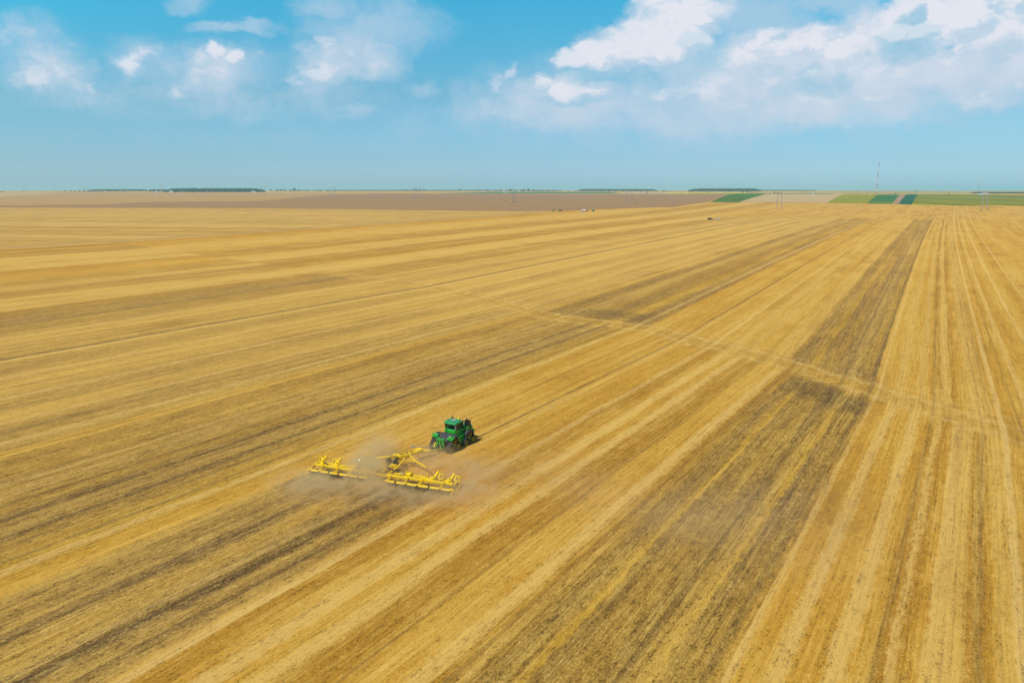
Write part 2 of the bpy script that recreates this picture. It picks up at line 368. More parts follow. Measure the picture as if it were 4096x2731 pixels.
# ------------------------------------------------------------------ the ground with its worked strips
SOIL = (0.165, 0.105, 0.065)
def field_material():
    m_ = bpy.data.materials.new('stubble_field'); m_.use_nodes = True; nt = m_.node_tree; N = NT(nt)
    b = nt.nodes['Principled BSDF']; b.inputs['Roughness'].default_value = 0.9; b.inputs['Specular IOR Level'].default_value = 0.1
    r, s, q, Y = (N.attr(k) for k in ('row', 'along', 'fold', 'north'))
    p = N.attr('across')
    near = N.step(Y, 700, 60)                                  # fine detail is only laid where it can be seen
    # ---- wavering of the strip edges
    wob = N.noise(N.vec(N.mul(r, 0.25), N.mul(s, 0.06)), 1.0, 5.0, 0.6)
    rw = N.add(r, N.mul(N.sub(wob, 0.5), 1.6))
    clump = N.noise(N.vec(r, N.mul(s, 0.55)), 1.1, 6.0, 0.75)
    rw = N.add(rw, N.mul(N.sub(clump, 0.5), 2.6))
    g = lambda a_, b_, lst: [((x - a_) / (b_ - a_), c_) for x, c_ in lst]
    def strip(lst, a_, b_):
        f = N.m('DIVIDE', N.sub(rw, a_), b_ - a_, clamp=True)
        nd = N.ramp(f, g(a_, b_, lst)); return nd.outputs[0], nd.outputs[1]
    # colours: (r, g, b, amount of bare soil showing)
    GO = (0.555, 0.283, 0.028, 0.07); GD = (0.440, 0.208, 0.016, 0.13); GL = (0.585, 0.315, 0.040, 0.05)
    LT = (0.605, 0.352, 0.068, 0.07); LS = (0.535, 0.308, 0.060, 0.24); BR = (0.475, 0.258, 0.040, 0.25); DK = (0.450, 0.252, 0.054, 0.42)
    WK = (0.530, 0.308, 0.068, 0.29); YE = (0.520, 0.285, 0.026, 0.13); VD = (0.345, 0.200, 0.062, 0.70)
    WR = (0.645, 0.395, 0.098, 0.02); DF = (0.415, 0.228, 0.046, 0.42); BF = (0.465, 0.252, 0.036, 0.30)
    n1, n2 = -130.0, 30.0
    nearA = [(-130, LS), (-118.5, LS), (-117.4, GL), (-115.5, GL), (-115, BR), (-103, BR), (-101, WK), (-96, BR), (-93, DK), (-90, WK), (-88, DK), (-84, BR), (-80, YE), (-76, GO), (-62, GO),
             (-55, GO), (-51, GD), (-48.6, GO), (-48.1, WR), (-46.7, WR), (-46.2, GO), (-44.8, GO), (-44.3, WR), (-43.2, WR), (-42.6, GD), (-39.5, GD), (-37.5, GL), (-34.4, GO), (-34.0, WR), (-32.8, WR), (-32.3, GD)]
    nearB = [(-33, WR), (-32.6, WR), (-32.1, GD), (-30.0, BF), (-28.5, DF), (-27.0, BF), (-26.5, YE), (-26.2, YE), (-25.8, DF), (-22.8, BF), (-21.0, DF), (-18.4, BF), (-17.9, YE), (-17.6, YE), (-17.2, DF), (-14.0, BF),
             (-12.8, GO), (-10.6, GO), (-10.1, WR), (-9.2, WR), (-8.7, GO), (-6.6, GO), (-6.2, WR), (-5.2, WR), (-4.7, GO), (-2.6, GD), (-2.2, WR), (-1.4, GD), (-0.2, GO), (0.2, WR), (2.6, LT), (3.2, GD)]
    nearC = [(3, GD), (3.9, LS), (4.3, GD), (5.0, GO), (5.3, LT), (8.6, GL), (9.0, GO), (12, GL), (14.2, GO), (14.5, LS), (15.1, LS), (15.5, GO), (22, GL), (30, GO), (36, GD), (60, GO)]
    farA = [(-130, LS), (-126, LT), (-122, LS), (-116, LT), (-113.5, LT), (-113, BF), (-109, DF), (-104, BF), (-101, WK), (-97, BF), (-93, DF), (-89, BF), (-86, YE), (-83, DF), (-79, BF), (-77, DF),
            (-75.5, GO), (-66, GO), (-62.6, GO), (-62.3, BR), (-62.0, GO), (-55, GL), (-49.5, GL), (-48.8, LT), (-47.0, LT), (-46.4, GL), (-44.6, GL), (-44.1, LT), (-43, LT), (-42.4, GL), (-37.5, GL), (-36.8, LT)]
    farB = [(-37, LT), (-36, LT), (-35.5, GL), (-34.5, LT), (-33.2, LT), (-32.6, BF), (-30, DF), (-28, BF), (-27, YE), (-26, DF), (-23.5, BF), (-22, DF), (-19, WK), (-17.5, DF), (-16, BF), (-14.3, DF), (-13.8, GL), (-10.2, GL), (-9.8, LT), (-8.8, LT),
            (-8.2, GL), (-6.3, GO), (-5.9, LT), (-4.7, LT), (-4.2, GO), (-2.4, GD), (-1.6, LT), (-0.4, LT), (0.0, GD), (1.5, GO), (3.2, LT)]
    farC = [(3.2, LT), (4.6, LT), (5.2, GO), (5.6, LS), (6.2, GO), (10, GO), (10.5, GL), (12, GO), (18, GL), (20, GO), (34, GL), (38, GO), (60, GO), (64, GL), (70, GO), (90, GL), (95, GO), (140, GL), (200, GO)]
    sideN = [(-700, GD), (-560, GO), (-546, GD), (-543, LT), (-538, LT), (-535, GD), (-470, BR), (-465, LT), (-395, LT), (-385, GD), (-365, GO), (-330, BR), (-318, LT), (-310, LS), (-305, BR), (-292, BR), (-288, LT), (-262, LT), (-259, BR), (-236, DK), (-222, BR), (-219, LS), (-205, LT), (-186, LS), (-184.6, DK), (-183.6, LT), (-175, LS), (-160, LT), (-145, LS), (-135, LT), (-130, LS)]
    sideF = [(-700, GD), (-640, GO), (-546, GD), (-543, LT), (-538, LT), (-535, GD), (-490, GO), (-450, LT), (-420, GL), (-400, BR), (-370, GD), (-360, LT), (-330, LT), (-325, BR), (-290, GD), (-285, LT), (-256, LT), (-252, BR), (-228, BR), (-224, LT), (-205, LS), (-187, LT), (-185.6, DK), (-184, LT), (-170, LT), (-160, LS), (-150, LT), (-142, LS), (-138, LT), (-130, LS)]
    isfar = N.step(N.add(q, N.mul(N.sub(wob, 0.5), 8)), -1.0, 1.0)
    def pick(sel, A, B):
        return N.mix(sel, A[0], B[0]), N.m('ADD', N.mul(A[1], N.m('SUBTRACT', 1.0, sel)), N.mul(B[1], sel))
    gt = lambda x, v: N.m('GREATER_THAN', x, v)
    nr = pick(gt(rw, -32.5), strip(nearA, -130, -31), strip(nearB, -33, 3.5)); nr = pick(gt(rw, 3.3), nr, strip(nearC, 3, 60))
    fr = pick(gt(rw, -36.5), strip(farA, -130, -36), strip(farB, -37, 3.3)); fr = pick(gt(rw, 3.25), fr, strip(farC, 3.2, 200))
    nr = pick(gt(rw, -130), strip(sideN, -700, -130), nr); fr = pick(gt(rw, -130), strip(sideF, -700, -130), fr)
    col, soil = pick(isfar, nr, fr)
    # ---- the strip the machine has just worked (behind it only)
    sedge = N.add(65.0, N.mul(N.add(p, 63.4), 0.249))
    wk = N.mul(N.step(N.sub(sedge, s), 0.2, 1.5), N.mul(N.step(rw, -74.4, -73.8), N.step(rw, -52.3, -52.9)))
    wn = N.ramp(N.m('DIVIDE', N.add(rw, 75.0), 23.0, clamp=True), [(0.0, WK), (.12, LS), (.22, DK), (.27, WK), (.40, DK), (.44, WK), (.5, BR), (.56, WK), (.64, DK), (.70, VD), (.74, WK), (.83, DK), (.88, WK), (.93, LT), (1.0, LT)])
    col = N.mix(wk, col, wn.outputs[0]); soil = N.add(N.mul(soil, N.sub(1.0, wk)), N.mul(wn.outputs[1], N.mul(wk, 0.9)))
    # ---- newly worked soil behind the machine, with the rear bars' shade painted in
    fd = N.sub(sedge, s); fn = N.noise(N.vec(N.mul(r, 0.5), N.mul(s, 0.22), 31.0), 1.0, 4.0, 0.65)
    fresh_shade = N.mul(N.mul(wk, N.step(N.add(fd, N.mul(N.sub(fn, 0.5), 8.0)), 8.0, 2.0)), 0.85)
    col = N.mix(fresh_shade, col, N.mix(N.step(fn, 0.35, 0.65), (0.12, 0.075, 0.035), (0.20, 0.125, 0.055)))
    # ---- the turning strip along the fold
    qw = N.add(q, N.mul(N.sub(wob, 0.5), 10)); qn = N.noise(N.vec(N.mul(r, 0.30), N.mul(s, 0.45)), 1.0, 5.0, 0.75)
    qa = N.m('ABSOLUTE', qw); infield = N.step(r, -330, -200)
    ft = N.mul(N.mul(N.step(qa, 8.5, 3.0), N.step(qn, 0.25, 0.5)), infield)
    col = N.mix(N.mul(ft, 0.92), col, N.mix(N.step(qn, 0.4, 0.7), (0.43, 0.225, 0.025), (0.63, 0.385, 0.080))); soil = N.mul(soil, N.sub(1.0, N.mul(ft, 0.8)))
    for c0, w0, k0 in ((4.5, 0.9, 0.40), (-3.5, 0.8, 0.30), (9.5, 0.6, 0.25)):
        ln = N.mul(N.step(N.m('ABSOLUTE', N.sub(qw, c0)), w0 * 1.8, w0 * 0.6), N.step(qn, 0.30, 0.52))
        col = N.mix(N.mul(N.mul(ln, k0), infield), col, (0.72, 0.50, 0.19))
    dk = N.mul(N.mul(N.step(N.m('ABSOLUTE', N.sub(qw, -13.0)), 9.0, 3.0), N.step(qn, 0.30, 0.50)), N.mul(N.step(rw, -31, -26), N.step(rw, -12, -15)))
    dk3 = N.mul(N.mul(N.step(N.m('ABSOLUTE', N.sub(qw, 15.0)), 11.0, 4.0), N.step(qn, 0.36, 0.56)), N.mul(N.step(rw, -108, -100), N.step(rw, -76, -80)))
    dk = N.m('MAXIMUM', dk, dk3)
    dk2 = N.mul(N.mul(N.step(N.m('ABSOLUTE', N.sub(qw, 0.0)), 2.2, 0.6), N.step(qn, 0.55, 0.68)), infield)
    col = N.mix(N.m('MAXIMUM', N.mul(dk, 0.8), N.mul(dk2, 0.8)), col, (0.165, 0.095, 0.032))
    # ---- beyond the block: plain stubble with faint curving passes
    wv = N.noise(N.vec(N.mul(r, 0.004), N.mul(s, 0.0025)), 1.0, 3.0, 0.5, dist=0.6)
    topd = N.sub(s, N.add(1147.0, N.mul(p, 0.357)))
    plain = N.mix(N.step(N.noise(N.vec(N.mul(r, 0.02), N.mul(s, 0.006), N.mul(wv, 6.0)), 1.0, 5.0, 0.6), 0.35, 0.65), GD[:3], LT[:3])
    plain = N.mix(0.55, plain, GO[:3])
    bt = N.mul(N.step(topd, -6, 6), N.step(r, -340, -250))
    col = N.mix(bt, col, plain); soil = N.mul(soil, N.sub(1.0, bt))
    fx = N.attr('east')
    fp = N.noise(N.vec(N.mul(fx, 0.0009), N.mul(Y, 0.0022), 40.0), 1.0, 3.0, 0.5)
    fcol = N.ramp(fp, [(0.0, (0.10, 0.17, 0.05)), (0.44, (0.14, 0.21, 0.06)), (0.455, (0.45, 0.34, 0.20)), (0.51, (0.42, 0.31, 0.16)), (0.52, (0.20, 0.24, 0.09)), (0.57, (0.12, 0.18, 0.06)), (0.58, (0.48, 0.38, 0.25)), (0.65, (0.36, 0.26, 0.15)), (0.66, (0.15, 0.2, 0.07))]).outputs[0]
    lands = N.step(Y, 3550, 3700); col = N.mix(lands, col, fcol); soil = N.mul(soil, N.sub(1.0, lands))
    # ---- left, beyond the field track: older rows that run the other way
    X2 = N.attr('east')
    lf = N.step(rw, -541, -548)
    lrow = N.noise(N.vec(N.mul(X2, 0.0012), N.mul(N.add(Y, N.mul(X2, 0.12)), 0.028)), 1.0, 5.0, 0.65)
    lcol = N.mix(N.step(lrow, 0.36, 0.66), (0.40, 0.215, 0.035), (0.58, 0.35, 0.085))
    col = N.mix(lf, col, lcol); soil = N.mul(soil, N.sub(1.0, N.mul(lf, 0.8)))
    tl = N.mul(N.step(N.m('ABSOLUTE', N.add(rw, 547)), 2.2, 1.0), 0.8)
    col = N.mix(tl, col, (0.16, 0.11, 0.06))
    tl2 = N.mul(N.step(N.m('ABSOLUTE', N.add(rw, 552)), 11, 7), 0.6)
    col = N.mix(tl2, col, (0.34, 0.21, 0.09))
    # ---- streaks along the rows, at several widths; soil shows where they run deep
    def nrm(f, k): return N.mul(N.sub(f, 0.5), k)                      # noise brought to about +-1
    st1 = nrm(N.noise(N.vec(N.mul(r, 1.0), N.mul(s, 0.014)), 1.0, 5.0, 0.75), 5.0)
    st2 = nrm(N.noise(N.vec(N.mul(r, 2.8), N.mul(s, 0.060), 7.0), 1.0, 4.0, 0.75), 5.0)
    st3 = nrm(N.noise(N.vec(N.mul(r, 0.20), N.mul(s, 0.006), 3.0), 1.0, 5.0, 0.65), 5.0)
    st4 = nrm(N.noise(N.vec(N.mul(r, 0.07), N.mul(s, 0.0016), 13.0), 1.0, 4.0, 0.6), 5.0)
    patch = nrm(N.noise(N.vec(N.mul(r, 0.05), N.mul(s, 0.030), 5.0), 1.0, 5.0, 0.62), 5.0)
    thin = N.step(N.noise(N.vec(N.mul(r, 0.75), N.mul(s, 0.010), 21.0), 1.0, 2.0, 0.5), 0.57, 0.66)      # single dark wheel and tine lines
    broken = N.step(N.noise(N.vec(N.mul(r, 0.6), N.mul(s, 0.12), 17.0), 1.0, 3.0, 0.6), 0.35, 0.6)
    nf = N.add(0.25, N.mul(N.step(Y, 700, 120), 0.75))                  # the narrowest ones blur out far off
    sk = N.add(N.add(N.mul(st1, 0.46), N.mul(N.mul(st2, nf), 0.34)), N.add(N.mul(st3, 0.52), N.mul(patch, 0.26)))
    sk = N.sub(sk, N.mul(N.mul(thin, broken), N.mul(nf, N.add(0.25, N.mul(soil, 0.9)))))
    sk = N.sub(sk, N.mul(N.sub(soil, 0.36), 0.9))
    col = N.mix(N.mul(N.step(sk, 0.0, 0.9), 0.66), col, (0.69, 0.425, 0.09))
    col = N.mix(N.mul(N.step(N.mul(sk, -1.0), -0.25, 1.0), N.add(0.32, N.mul(soil, 0.62))), col, (0.260, 0.148, 0.052))
    soilc = N.mix(N.step(patch, -0.6, 0.6), (0.195, 0.110, 0.048), (0.265, 0.150, 0.065))
    sf = N.mul(N.step(N.mul(sk, -1.0), 0.0, 1.1), N.m('MINIMUM', N.mul(soil, 1.8), 0.72))
    col = N.mix(sf, col, soilc)
    # ---- ochre / pale drift of the stubble
    tone = N.add(N.mul(st3, 0.30), N.add(N.mul(patch, 0.42), N.mul(st4, 0.35)))
    col = N.mix(N.mul(N.step(tone, 0.0, 1.0), 0.50), col, (0.61, 0.355, 0.060))
    col = N.mix(N.mul(N.step(N.mul(tone, -1.0), 0.0, 1.0), 0.68), col, (0.36, 0.172, 0.014))
    # ---- single dark lines left by wheels and coulters
    rl = N.add(r, N.mul(N.sub(wob, 0.5), 0.7)); lb = N.step(N.noise(N.vec(N.mul(r, 0.8), N.mul(s, 0.25), 55.0), 1.0, 4.0, 0.7), 0.28, 0.50)
    ahead = N.step(s, 84.0, 87.0); nearf = N.m('SUBTRACT', 1.0, isfar); lns = None
    for r0, w0, k0, mk in ((-184.6, 0.75, 0.85, None), (-62.6, 0.28, 0.75, ahead), (-64.9, 0.2, 0.35, ahead), (-70.5, 0.22, 0.3, ahead), (-97.0, 0.3, 0.45, nearf), (-92.6, 0.45, 0.6, nearf), (-87.4, 0.5, 0.65, nearf),
                           (-81.6, 0.4, 0.5, nearf), (-116.9, 0.3, 0.4, None), (-127.5, 0.3, 0.5, None), (-141.0, 0.4, 0.4, None), (-157.0, 0.4, 0.4, None), (-201.0, 0.5, 0.5, None), (-219.6, 0.5, 0.5, None), (-31.3, 0.25, 0.35, None), (-20.1, 0.3, 0.5, None), (-14.4, 0.35, 0.5, None),
                           (-3.2, 0.22, 0.4, None), (4.0, 0.28, 0.22, None), (9.6, 0.25, 0.35, None), (-38.6, 0.22, 0.3, None), (-72.2, 0.25, 0.4, nearf), (-66.6, 0.4, 0.5, nearf), (-59.7, 0.35, 0.5, nearf), (-55.9, 0.35, 0.45, nearf)):
        L_ = N.mul(N.step(N.m('ABSOLUTE', N.sub(rl, r0)), w0 * 1.7, w0 * 0.5), k0)
        if mk is not None: L_ = N.mul(L_, mk)
        if r0 in (-72.2, -66.6, -59.7, -55.9): L_ = N.mul(L_, wk)
        lns = L_ if lns is None else N.m('MAXIMUM', lns, L_)
    col = N.mix(N.mul(N.mul(lns, lb), 0.85), col, (0.135, 0.080, 0.032))
    pal = None
    for r0, w0, k0 in ((-183.0, 0.7, .5), (-104.0, 0.5, .4), (-79.4, .7, .5), (-60.9, .3, .4), (-53.0, .5, .5), (-122.0, .7, .45), (-133.0, .6, .4), (-149.0, .8, .5), (-166.0, .8, .4), (-211.0, .8, .4), (-270.0, 1.2, .4), (-12.9, .3, .4), (7.0, .4, .6), (11.6, .5, .4), (17.0, .4, .5), (24.0, .5, .4)):
        L_ = N.mul(N.step(N.m('ABSOLUTE', N.sub(rl, r0)), w0 * 1.7, w0 * 0.5), k0); pal = L_ if pal is None else N.m('MAXIMUM', pal, L_)
    col = N.mix(N.mul(pal, lb), col, (0.74, 0.49, 0.16))
    # ---- lumps of straw and stubble
    g1 = nrm(N.noise(N.vec(N.mul(r, 2.2), N.mul(s, 0.9)), 1.0, 5.0, 0.8, dist=0.6), 3.0)
    g2 = nrm(N.noise(N.vec(N.mul(r, 6.5), N.mul(s, 3.0), 2.0), 1.0, 3.0, 0.7, dist=0.3), 3.0)
    g3 = nrm(N.noise(N.vec(N.mul(r, 0.7), N.mul(s, 0.25), 9.0), 1.0, 5.0, 0.75), 1.8)
    gg = N.add(N.add(g1, g2), N.add(g3, N.mul(st2, 0.4)))
    rough_ = N.add(0.42, N.mul(soil, 0.85))
    kk = N.mul(N.mul(gg, rough_), N.add(0.42, N.mul(near, 1.05)))
    col = N.mix(N.step(kk, 0.02, 0.95), col, N.mix(0.70, col, (0.81, 0.54, 0.145)))
    col = N.mix(N.step(N.mul(kk, -1), 0.02, 0.75), col, N.mix(0.8, col, (0.090, 0.050, 0.012)))
    # ---- combine drill lines
    dr = N.m('SINE', N.mul(N.add(r, N.mul(wob, 0.5)), 9.0))
    col = N.mix(N.mul(N.mul(N.step(dr, 0.2, 1.0), near), 0.10), col, (0.2, 0.12, 0.04))
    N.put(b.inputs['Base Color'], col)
    bmp = N.n('ShaderNodeBump'); bmp.inputs['Distance'].default_value = 0.2
    N.put(bmp.inputs['Strength'], N.mul(N.mul(near, rough_), 0.9))
    N.put(bmp.inputs['Height'], N.add(gg, N.mul(sk, 0.8)))
    N.put(b.inputs['Normal'], bmp.outputs[0])
    return m_

def build_ground():
    ys = [-400 + 10 * i for i in range(43)]
    y = 30.0
    while y < 45000: ys.append(y); y *= 1.0115
    nx = 260
    vs = []; R_, S_, Q_, P_ = [], [], [], []
    for y in ys:
        hw = 1.25 * max(y, 0) + 260
        for i in range(nx + 1):
            x = hw * (2 * i / nx - 1)
            s, p = SP(x, y); r, q = rowcoord(s, p)
            vs.append((x, y, zt(y))); R_.append(r); S_.append(s); Q_.append(q); P_.append(p)
    fs = [(j * (nx + 1) + i, j * (nx + 1) + i + 1, (j + 1) * (nx + 1) + i + 1, (j + 1) * (nx + 1) + i) for j in range(len(ys) - 1) for i in range(nx)]
    me = bpy.data.meshes.new('ground'); me.from_pydata(vs, [], fs)
    for nm, d in (('row', R_), ('along', S_), ('fold', Q_), ('across', P_), ('north', [v[1] for v in vs]), ('east', [v[0] for v in vs])):
        a = me.attributes.new(nm, 'FLOAT', 'POINT'); a.data.foreach_set('value', d)
    me.update()
    o = bpy.data.objects.new('ground', me); C.objects.link(o); me.materials.append(field_material())
    tag(o, 'golden stubble field with straw rows and worked brown strips', 'field', kind='structure')
build_ground()

# ------------------------------------------------------------------ far fields: sheets draped over the land
def fieldmat(name, c1, c2, sx=0.02, sy=0.02, c3=None, ang=0.0, rough=0.9):
    m_ = bpy.data.materials.new(name); m_.use_nodes = True; nt = m_.node_tree; N = NT(nt)
    b = nt.nodes['Principled BSDF']; b.inputs['Roughness'].default_value = rough; b.inputs['Specular IOR Level'].default_value = 0.1
    g = N.n('ShaderNodeNewGeometry'); sp = N.n('ShaderNodeSeparateXYZ'); N.put(sp.inputs[0], g.outputs['Position'])
    X, Y = sp.outputs[0], sp.outputs[1]
    xx = N.sub(N.mul(X, math.cos(ang)), N.mul(Y, math.sin(ang))); yy = N.add(N.mul(X, math.sin(ang)), N.mul(Y, math.cos(ang)))
    f = N.noise(N.vec(N.mul(xx, sx), N.mul(yy, sy)), 1.0, 6.0, 0.7)
    f2 = N.noise(N.vec(N.mul(X, 0.05), N.mul(Y, 0.05)), 1.0, 6.0, 0.8)
    c = N.mix(N.step(f, 0.32, 0.68), c1, c2)
    if c3: c = N.mix(N.step(N.noise(N.vec(N.mul(xx, sx * 0.35), N.mul(yy, sy * 0.35), 4.0), 1.0, 3.0, 0.5), 0.47, 0.56), c, c3)
    c = N.mix(N.mul(N.step(f2, 0.4, 0.7), 0.3), c, tuple(x * 0.6 for x in c1))
    N.put(b.inputs['Base Color'], c)
    return m_

def sheet(name, poly, lift, m_, label, kind, cat='field', thick=True, world=False):
    P = [Vector(p) if world else at(*p) for p in poly]
    P = [(q.x, q.y) for q in P]
    y0, y1 = min(q[1] for q in P), max(q[1] for q in P)
    ys = sorted(set([q[1] for q in P] + [a for a, _z in _T if y0 < a < y1] + [y0 + (y1 - y0) * i / 24 for i in range(25)]))
    rows = []
    for y in ys:
        yq = min(max(y, y0 + 1e-3), y1 - 1e-3); xs = []
        for (xa, ya), (xb, yb) in zip(P, P[1:] + P[:1]):
            if (ya <= yq < yb) or (yb <= yq < ya): xs.append(xa + (xb - xa) * (yq - ya) / (yb - ya))
        rows.append((min(xs), max(xs), y))
    vs = []; fs = []
    for (a, b, y) in rows: vs += [(a, y, zt(y) + lift), (b, y, zt(y) + lift)]
    n = len(rows)
    for i in range(n - 1): fs.append((2 * i, 2 * i + 1, 2 * i + 3, 2 * i + 2))
    if thick:   # sides down to the ground
        o = len(vs); vs += [(v[0], v[1], v[2] - lift - 0.5) for v in vs]
        for i in range(n - 1): fs += [(2 * i, 2 * i + 2, 2 * i + 2 + o, 2 * i + o), (2 * i + 1, 2 * i + 1 + o, 2 * i + 3 + o, 2 * i + 3)]
        fs += [(0, o, o + 1, 1), (2 * n - 2, 2 * n - 1, o + 2 * n - 1, o + 2 * n - 2)]
    mb = MB(); mb.quad(vs, fs)
    o = mb.build(name, m_); tag(o, label, cat, kind=kind); return o

FM = dict(
    plough=fieldmat('ploughed_soil', (0.300, 0.160, 0.062), (0.400, 0.228, 0.095), 0.0015, 0.05, (0.345, 0.188, 0.072)),
    ptan=fieldmat('dry_stubble', (0.43, 0.255, 0.085), (0.50, 0.29, 0.07), 0.001, 0.03, (0.46, 0.27, 0.11)),
    pale=fieldmat('pale_stubble', (0.50, 0.36, 0.22), (0.56, 0.42, 0.27), 0.002, 0.02),
    tan=fieldmat('tan_stubble', (0.50, 0.33, 0.14), (0.56, 0.38, 0.18), 0.01, 0.003),
    soil=fieldmat('bare_soil', (0.34, 0.20, 0.10), (0.38, 0.24, 0.13), 0.01, 0.003),
    grass=fieldmat('green_crop', (0.045, 0.115, 0.003), (0.10, 0.185, 0.003), 0.004, 0.02, (0.07, 0.135, 0.004), ang=0.5),
    sun=fieldmat('sunflower_crop', (0.19, 0.19, 0.0), (0.42, 0.33, 0.0), 0.012, 0.006, (0.27, 0.26, 0.0)),
    teal=fieldmat('dark_green_crop', (0.004, 0.085, 0.035), (0.010, 0.11, 0.045), 0.01, 0.003),
    mid=fieldmat('mid_green_crop', (0.012, 0.105, 0.018), (0.05, 0.165, 0.015), 0.006, 0.006, (0.13, 0.21, 0.008)),
    mixed=fieldmat('mixed_crop', (0.075, 0.120, 0.002), (0.26, 0.235, 0.0), 0.030, 0.0016, (0.42, 0.33, 0.0)),
    bloom=fieldmat('flowering_crop', (0.60, 0.52, 0.005), (0.75, 0.62, 0.01), 0.01, 0.01),
    dgreen=fieldmat('low_green_crop', (0.05, 0.16, 0.05), (0.09, 0.22, 0.07), 0.001, 0.01),
)
sheet('field', [(-900, 776), (300, 771), (1300, 772), (1900, 775), (2300, 775), (1503, 790), (1111, 803), (600, 812), (0, 826), (-900, 832)], .05, FM['ptan'], 'pale pinkish stubble field on the far left rise', 'structure', thick=False)
sheet('field', [(-900, 822), (0, 823), (435, 817), (560, 809), (1024, 805), (1111, 798), (1307, 779), (1503, 774.5), (2048, 775), (2919, 777.5), (2832, 809), (2692, 829), (2483, 834), (2266, 843.6), (2048, 844.5), (1536, 839), (1024, 833), (0, 830.6), (-900, 829)], .12, FM['plough'], 'wide brown ploughed field under the pylons', 'structure', thick=False)
sheet('field', [(-900, 770), (130, 771), (250, 773), (60, 784), (0, 789), (-900, 812)], .2, FM['tan'], 'very pale field wedge at the far left edge', 'structure', thick=False)
sheet('crop_field', [(2840, 809), (2953.6, 809.5), (3072, 774.5), (2997, 773.5), (2919, 778)], .5, FM['grass'], 'green crop wedge between brown soil and tan stubble', 'stuff', 'crop')
sheet('crop_field', [(2650, 774.6), (2997, 773.6), (2990, 771.2), (2680, 771.6)], .7, FM['bloom'], 'thin bright yellow flowering strip on the crest', 'stuff', 'crop')
sheet('field', [(2953.6, 809.5), (3307, 812.5), (3372, 778), (3072, 776), (3060, 778)], .3, FM['tan'], 'tan stubble slope left of the yellow green crop', 'structure', thick=False)
sheet('crop_field', [(3307, 812.5), (3468, 814.3), (3512, 778.3), (3372, 778)], .6, FM['sun'], 'yellow green sunflower crop left of the mast foot', 'stuff', 'crop')
sheet('crop_field', [(3468, 814.3), (3568, 816), (3599, 778.4), (3512, 778.3)], .55, FM['mid'], 'mid green crop patch left of the bare soil strip', 'stuff', 'crop')
sheet('field', [(3568, 816), (3594, 817), (3625, 778), (3599, 778.4)], .25, FM['soil'], 'narrow bare soil strip between two green crops', 'structure', thick=False)
sheet('crop_field', [(3594, 817), (3647, 818.5), (3671, 778), (3625, 778)], .65, FM['teal'], 'dark bluish green crop strip', 'stuff', 'crop')
sheet('crop_field', [(3647, 818.5), (3725, 822), (4096, 822), (4700, 825), (4700, 783), (4096, 781), (3671, 778)], .6, FM['mixed'], 'broad mottled green and yellow crop on the right slope', 'stuff', 'crop')
sheet('crop_field', [(1760, 773.8), (2480, 774.2), (2440, 768.4), (1980, 767.8)], .4, FM['dgreen'], 'long dull green crop strip in front of the village', 'stuff', 'crop')
sheet('field', [(2470, 774.5), (2750, 775.5), (2760, 770.5), (2520, 769.5)], .3, FM['pale'], 'pale stubble strip beyond the ploughed field', 'structure', thick=False)
sheet('crop_field', [(2750, 775), (3330, 777.0), (3320, 775.4), (2760, 773.6)], .75, FM['dgreen'], 'thin green verge along the crest', 'stuff', 'crop')
# patchwork beyond the crest
rnd = random.Random(4)
pk = ['pale', 'dgreen', 'ptan', 'dgreen', 'pale', 'tan']
# ------------------------------------------------------------------ trees
def leafmat(name, c1, c2):
    m_ = bpy.data.materials.new(name); m_.use_nodes = True; nt = m_.node_tree; N = NT(nt)
    b = nt.nodes['Principled BSDF']; b.inputs['Roughness'].default_value = 0.7; b.inputs['Specular IOR Level'].default_value = 0.2
    oi = N.n('ShaderNodeObjectInfo'); g = N.n('ShaderNodeNewGeometry')
    f = N.noise(g.outputs['Position'], 0.35, 3.0, 0.6)
    N.put(b.inputs['Base Color'], N.mix(N.step(N.add(N.mul(f, 0.6), N.mul(oi.outputs['Random'], 0.4)), 0.3, 0.7), c1, c2))
    return m_
LEAF = leafmat('foliage', (0.022, 0.06, 0.018), (0.05, 0.105, 0.03))
LEAFD = leafmat('forest_foliage', (0.015, 0.065, 0.035), (0.035, 0.095, 0.045))

def crown_mesh(seed, h, w, n=260, base=0.18):
    rn = random.Random(seed); mb = MB()
    lobes = [(rn.uniform(-.3, .3) * w, rn.uniform(-.3, .3) * w, h * rn.uniform(.4, .78), w * rn.uniform(.22, .36)) for _ in range(7)]
    lobes.append((0, 0, h * .55, w * .4))
    for _ in range(n):
        lx, ly, lz, lr = rn.choice(lobes)
        d = Vector((rn.gauss(0, 1), rn.gauss(0, 1), rn.gauss(0, 1))).normalized() * lr * rn.uniform(.55, 1.08)
        c = Vector((lx, ly, lz)) + Vector((d.x, d.y, d.z * 1.05))
        if c.z < h * base or c.z > h: continue
        q = Matrix.Rotation(rn.uniform(0, 6.3), 3, 'Z') @ Matrix.Rotation(rn.uniform(0, 3.1), 3, 'X'); e = h * rn.uniform(.03, .065)
        mb.quad([c + q @ Vector(v_) for v_ in ((-e, -e, 0), (e, -e * .6, e * .3), (e * .7, e, 0), (-e * .8, e * .8, -e * .3))], [(0, 1, 2, 3)])
    return mb
def trunk_mesh(seed, h, w):
    rn = random.Random(seed + 50); mb = MB()
    mb.tube([(0, 0, -.3), (0.05 * w, 0, h * .3), (0, .03 * w, h * .6)], h * .028, 7, h * .012)
    for k in range(4):
        a = rn.uniform(0, 6.3); mb.tube([(0, 0, h * (.25 + .08 * k)), (math.cos(a) * w * .28, math.sin(a) * w * .28, h * (.45 + .09 * k))], h * .012, 5, h * .004)
    return mb
KINDS = []
